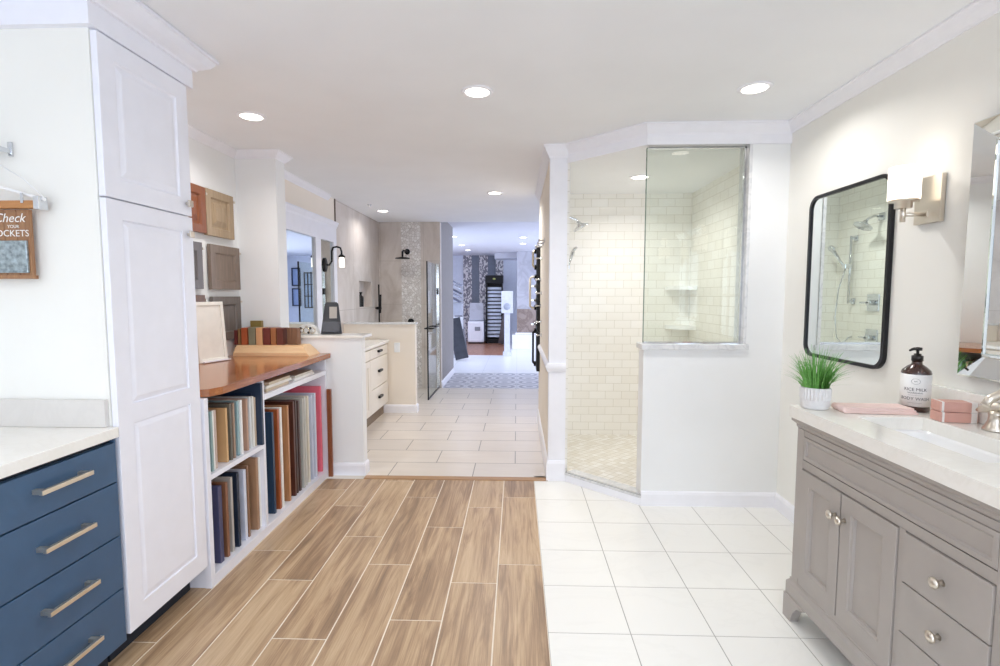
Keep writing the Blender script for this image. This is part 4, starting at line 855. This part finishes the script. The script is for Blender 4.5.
# soap boxes
gs = 'boxed soap bars beside the bottle'
sm = P('pink_soap_box', 'D6A395', .5, var=.03)
for k, (z, rot, lb) in enumerate([(.9005, 4, 'pink boxed soap bar, lower of the two beside the faucet'), (.9375, 1, 'pink boxed soap bar, upper of the two beside the faucet')]):
    Ms = Matrix.Translation((1.572, 1.845, z+.018)) @ Matrix.Rotation(math.radians(-14+rot), 4, 'Z')
    t = thing('soap_box', lb, 'soap', (1.572, 1.845, z), 0, gs); part('carton', MB().rbox(Ms, .115, .06, .0355, .003), sm, t)
    for dx, wb in ((-.048, .009), (.046, .020)): part('label_band', MB().rbox(Ms @ Matrix.Translation((dx, 0, 0)), wb, .0612, .0368, .003), P('band_paper', 'F0E9E4', .6), t, 'white paper band')

# mirrors on right wall
def rrect(y0, y1, z0, z1, r, n=8):
    o_ = []
    for cy, cz, a0 in ((y1-r, z1-r, 0), (y0+r, z1-r, PI/2), (y0+r, z0+r, PI), (y1-r, z0+r, 1.5*PI)):
        for k in range(n+1): a = a0+PI/2*k/n; o_.append((cy+r*math.cos(a), cz+r*math.sin(a)))
    return o_
t = thing('rounded_mirror', 'black framed mirror with rounded corners above the grass plant', 'mirror', (1.645, 2.645, 1.06))
def ringmesh(o, i, x0, x1, xi):
    mb = MB(); b = mb.bm; n = len(o)
    A_ = [b.verts.new((x1, y, z)) for y, z in o]; B_ = [b.verts.new((x0, y, z)) for y, z in o]; C_ = [b.verts.new((x0, y, z)) for y, z in i]; D_ = [b.verts.new((xi, y, z)) for y, z in i]
    for p, q in ((A_, B_), (B_, C_), (C_, D_)):
        for k in range(n): b.faces.new((p[k], p[(k+1) % n], q[(k+1) % n], q[k]))
    bmesh.ops.recalc_face_normals(b, faces=b.faces[:]); return mb
my0, my1, mz0, mz1 = 2.308, 2.938, 1.012, 1.895
part('frame', ringmesh(rrect(my0, my1, mz0, mz1, .07), rrect(my0+.017, my1-.017, mz0+.017, mz1-.017, .055), 1.640, 1.6595, 1.648), P('black_satin_metal', '26262A', .35, .5), t)
mb = MB(); b = mb.bm; b.faces.new([b.verts.new((1.648, y, z)) for y, z in rrect(my0+.016, my1-.016, mz0+.016, mz1-.016, .055)][::-1]); part('glass', mb, M['mirror'], t)
# beveled mirror
t = thing('mirror_framed_mirror', 'large mirror with a wide slanted mirror-glass border at the right edge, beside the lit sconce', 'mirror', (1.64, 1.5, 1.04))
y0, y1, z0, z1 = 1.18, 1.905, 1.060, 1.965; mb = MB(); b = mb.bm; f_ = .075
o = [(y0, z0), (y1, z0), (y1, z1), (y0, z1)]; rings = []
for ins, x in ((0, 1.6595), (0, 1.626), (.005, 1.622), (f_, 1.646), (f_+.002, 1.638), (f_+.009, 1.636), (f_+.014, 1.642)):
    rings.append([b.verts.new((x, y+(ins if y == y0 else -ins), z+(ins if z == z0 else -ins))) for y, z in o])
for p, q in zip(rings, rings[1:]):
    for k in range(4): b.faces.new((p[k], p[(k+1) % 4], q[(k+1) % 4], q[k]))
bmesh.ops.recalc_face_normals(b, faces=b.faces[:]); part('frame', mb, M['mirror'], t)
i_ = f_+.013; part('glass', MB().box(1.6415, 1.6500, y0+i_, y1-i_, z0+i_, z1-i_), M['mirror'], t)
# sconces
def sconce(y, lb):
    t = thing('wall_sconce', lb, 'wall lamp', (1.65, y, 1.64), 0, 'nickel wall sconces')
    part('backplate', MB().box(1.640, 1.6595, y-.065, y+.065, 1.640, 1.825, .002), M['nickel'], t)
    xs = 1.548; mb = MB(); mb.tube([(1.640, y, 1.675), (xs+.0, y, 1.675)], .008, 10); mb.box(1.632, 1.640, y-.012, y+.012, 1.663, 1.687, .001); mb.tube([(xs, y, 1.645), (xs, y, 1.712)], .0095, 12); mb.lathe([(0, 0), (.030, 0), (.030, .024), (.052, .026), (.052, .032), (0, .032)], (xs, y, 1.700), 24); part('arm', mb, M['nickel'], t)
    part('shade', MB().lathe([(.054, 0), (.054, .128), (.051, .128), (.051, .004), (0, .004), (0, 0)], (xs, y, 1.733), 32), M['shade'], t, 'glowing white drum shade')
    l = bpy.data.lights.new('sconce_bulb', 'POINT'); l.energy = .12; l.color = (1, .9, .75); l.shadow_soft_size = .04; lo = bpy.data.objects.new('sconce_bulb', l); COL.objects.link(lo); lo.location = (xs-1.65, 0, 1.91-1.64); lo.parent = t
sconce(2.112, 'lit nickel wall sconce with white drum shade between the two mirrors'); sconce(1.05, 'lit nickel wall sconce on the right wall outside the frame, past the mirror-glass bordered mirror')

# ------------------------------------------------------------------ far room
t = thing('display_tower', 'tall black tile sample tower with light shelves in the far room', 'display rack', (-.64, 14.3, 0))
mb = MB()
for x in (-.87, -.435): mb.box(x, x+.035, 14.1, 14.5, 0, 1.68)
mb.box(-.87, -.40, 14.46, 14.5, 0, 1.68); mb.box(-.87, -.40, 14.1, 14.5, 0, .12); part('frame', mb, M['black'], t)
hd = part('header', MB().box(-.885, -.385, 14.08, 14.5, 1.68, 1.90, .004), M['black'], t)
part('emblem', MB().lathe([(0, 0), (.045, 0), (.045, .004), (0, .004)], (-.635, 14.0785, 1.80), 24, Matrix.Rotation(PI/2, 4, 'X') @ Matrix.Scale(.6, 4, (0, 1, 0))), P('gold_green_print', '9DA05A', .5), hd, 'small gold green emblem')
lm = P('pale_tile_sample', 'DCE3F0', .3)
for k in range(14): part('tile_tray', MB().rbox(Matrix.Translation((-.635, 14.20, .20+k*.103)) @ Matrix.Rotation(math.radians(50), 4, 'X'), .39, .085, .012), lm, t)
t = thing('sample_cabinet', 'white low cabinet carrying boards beside the black tile tower', 'cabinet', (-1.14, 14.2, 0))
part('body', MB().box(-1.37, -.92, 14.0, 14.5, .04, .62, .01), M['cab'], t); part('feet', MB().box(-1.35, -.94, 14.02, 14.48, 0, .04), M['black'], t); part('door', MB().panel(FY(-1.35, 13.985, .06), .41, .53, .015, SHAKER(.05)), M['cab'], t)
part('logo', MB().box(-1.17, -1.02, 13.975, 13.986, .36, .47), P('grey_logo_print', '8C8F9A', .5), t, 'small grey print')
solo('sample_board', MB().rbox(Matrix.Translation((-1.14, 14.25, .88)) @ Matrix.Rotation(math.radians(-10), 4, 'X'), .40, .03, .50, .004), M['marble'], 'white and grey sample board standing on the white low cabinet', 'sample board')
for x, y, wd, ht, rot, c, lb in [(-1.13, 10.4, .27, .86, -12, '4A4D57', 'dark tile board leaning at the left of the far room, nearest the opening'), (-1.42, 11.6, .25, .98, -10, 'C9CCD6', 'pale tile board leaning behind the dark one at the left'),
                             (-1.36, 12.6, .22, 1.15, -8, '8A8D98', 'grey tile board leaning farther back at the left'), (-.43, 13.7, .17, 1.10, 9, '4F474A', 'dark narrow board leaning beside the white post')]:
    Mx = Matrix.Translation((x, y, .012)) @ Matrix.Rotation(math.radians(rot), 4, 'Y') @ Matrix.Translation((0, 0, ht/2+.02)); solo('tile_board', MB().rbox(Mx, wd, .06, ht, .004), P('board_face', c, .3, var=.12, scale=9), lb, 'tile board', 'leaning tile boards')
t = thing('tile_display_rack', 'slanted rack of dark tile panels at the left of the far room', 'display rack', (-1.35, 11.0, 0))
mb = MB(); mb.box(-1.55, -1.50, 10.8, 11.2, 0, 1.75); mb.box(-1.58, -1.22, 10.78, 11.22, 0, .06); part('stand', mb, M['chrome'], t)
for k in range(5): part('tile_panel', MB().rbox(Matrix.Translation((-1.36, 10.85+.06*k, 1.28+.09*k)) @ Matrix.Rotation(math.radians(28), 4, 'Y'), .34, .35, .025), P('blue_grey_tile', ['6E7488', 'AEB4C6', '555B6E', 'C9CEDC', '7C8296'][k], .25), t)
for z0, z1, c in ((.62, .88, 'E6E8F0'), (.92, 1.18, 'C2C6D4')): part('tile_panel', MB().box(-1.42, -1.16, 10.84, 10.87, z0, z1), P('pale_panel', c, .3), t)
wpn = P('white_lacquer', 'E9ECF5', .25)
t = thing('sign_post', 'white square post with a boxed sign head in the far room', 'post', (-.215, 11.2, 0))
part('post', MB().box(-.28, -.155, 11.14, 11.27, .10, .955), wpn, t); part('plinth', MB().box(-.31, -.125, 11.11, 11.30, 0, .10, .004), wpn, t)
hd = part('head', MB().box(-.345, -.09, 11.10, 11.30, .955, 1.44, .008), wpn, t); part('round_print', MB().lathe([(0, 0), (.075, 0), (.075, .003), (0, .003)], (-.218, 11.0985, 1.10), 24, Matrix.Rotation(PI/2, 4, 'X')), P('grey_round_print', 'B9BFD0', .4), hd, 'pale grey round emblem')
t = thing('bathtub', 'white built-in bathtub in front of the far marble wall', 'bathtub', (.4, 13.0, 0))
mb = MB(); mb.box(-.12, 1.0, 12.6, 12.68, 0, .36, .006); mb.box(-.12, -.04, 12.68, 13.42, 0, .36); mb.box(.92, 1.0, 12.68, 13.42, 0, .36); mb.box(-.04, .92, 13.34, 13.42, 0, .36); mb.box(-.04, .92, 12.68, 13.34, 0, .06); part('shell', mb, M['porc'], t)
# boards seen in the hall mirror
t = thing('grid_panel', 'dark framed glass grid panel on the far wall, seen in the hall mirror', 'display panel', (2.19, 14.75, 1.0))
mb = MB()
for x in (2.04, 2.14, 2.24, 2.34): mb.box(x-.012, x+.012, 14.76, 14.79, .98, 2.02)
for z in (.98, 1.32, 1.66, 2.0): mb.box(2.03, 2.35, 14.76, 14.79, z-.012, z+.012)
part('grid', mb, M['black'], t); part('pane', MB().box(2.04, 2.34, 14.785, 14.798, 1.0, 2.0), P('pale_blue_pane', 'AFC0DC', .2), t)
for x, z0, z1, lb in ((2.46, 1.62, 2.15, 'dark blue frame on the far wall seen in the hall mirror, upper one'), (2.46, 1.03, 1.55, 'dark blue frame on the far wall seen in the hall mirror, lower one')):
    t = thing('wall_artwork', lb, 'wall panel', (x+.12, 14.75, z0), 0, 'dark frames on the far wall'); mb = MB()
    for a, b_, c, d_ in ((x, x+.03, z0, z1), (x+.22, x+.25, z0, z1), (x, x+.25, z0, z0+.03), (x, x+.25, z1-.03, z1)): mb.box(a, b_, 14.74, 14.79, c, d_)
    part('frame', mb, P('ink_blue_frame', '2A3550', .3), t); part('panel', MB().box(x+.03, x+.22, 14.77, 14.798, z0+.03, z1-.03), P('blue_white_panel', '9FB2DA', .3), t)
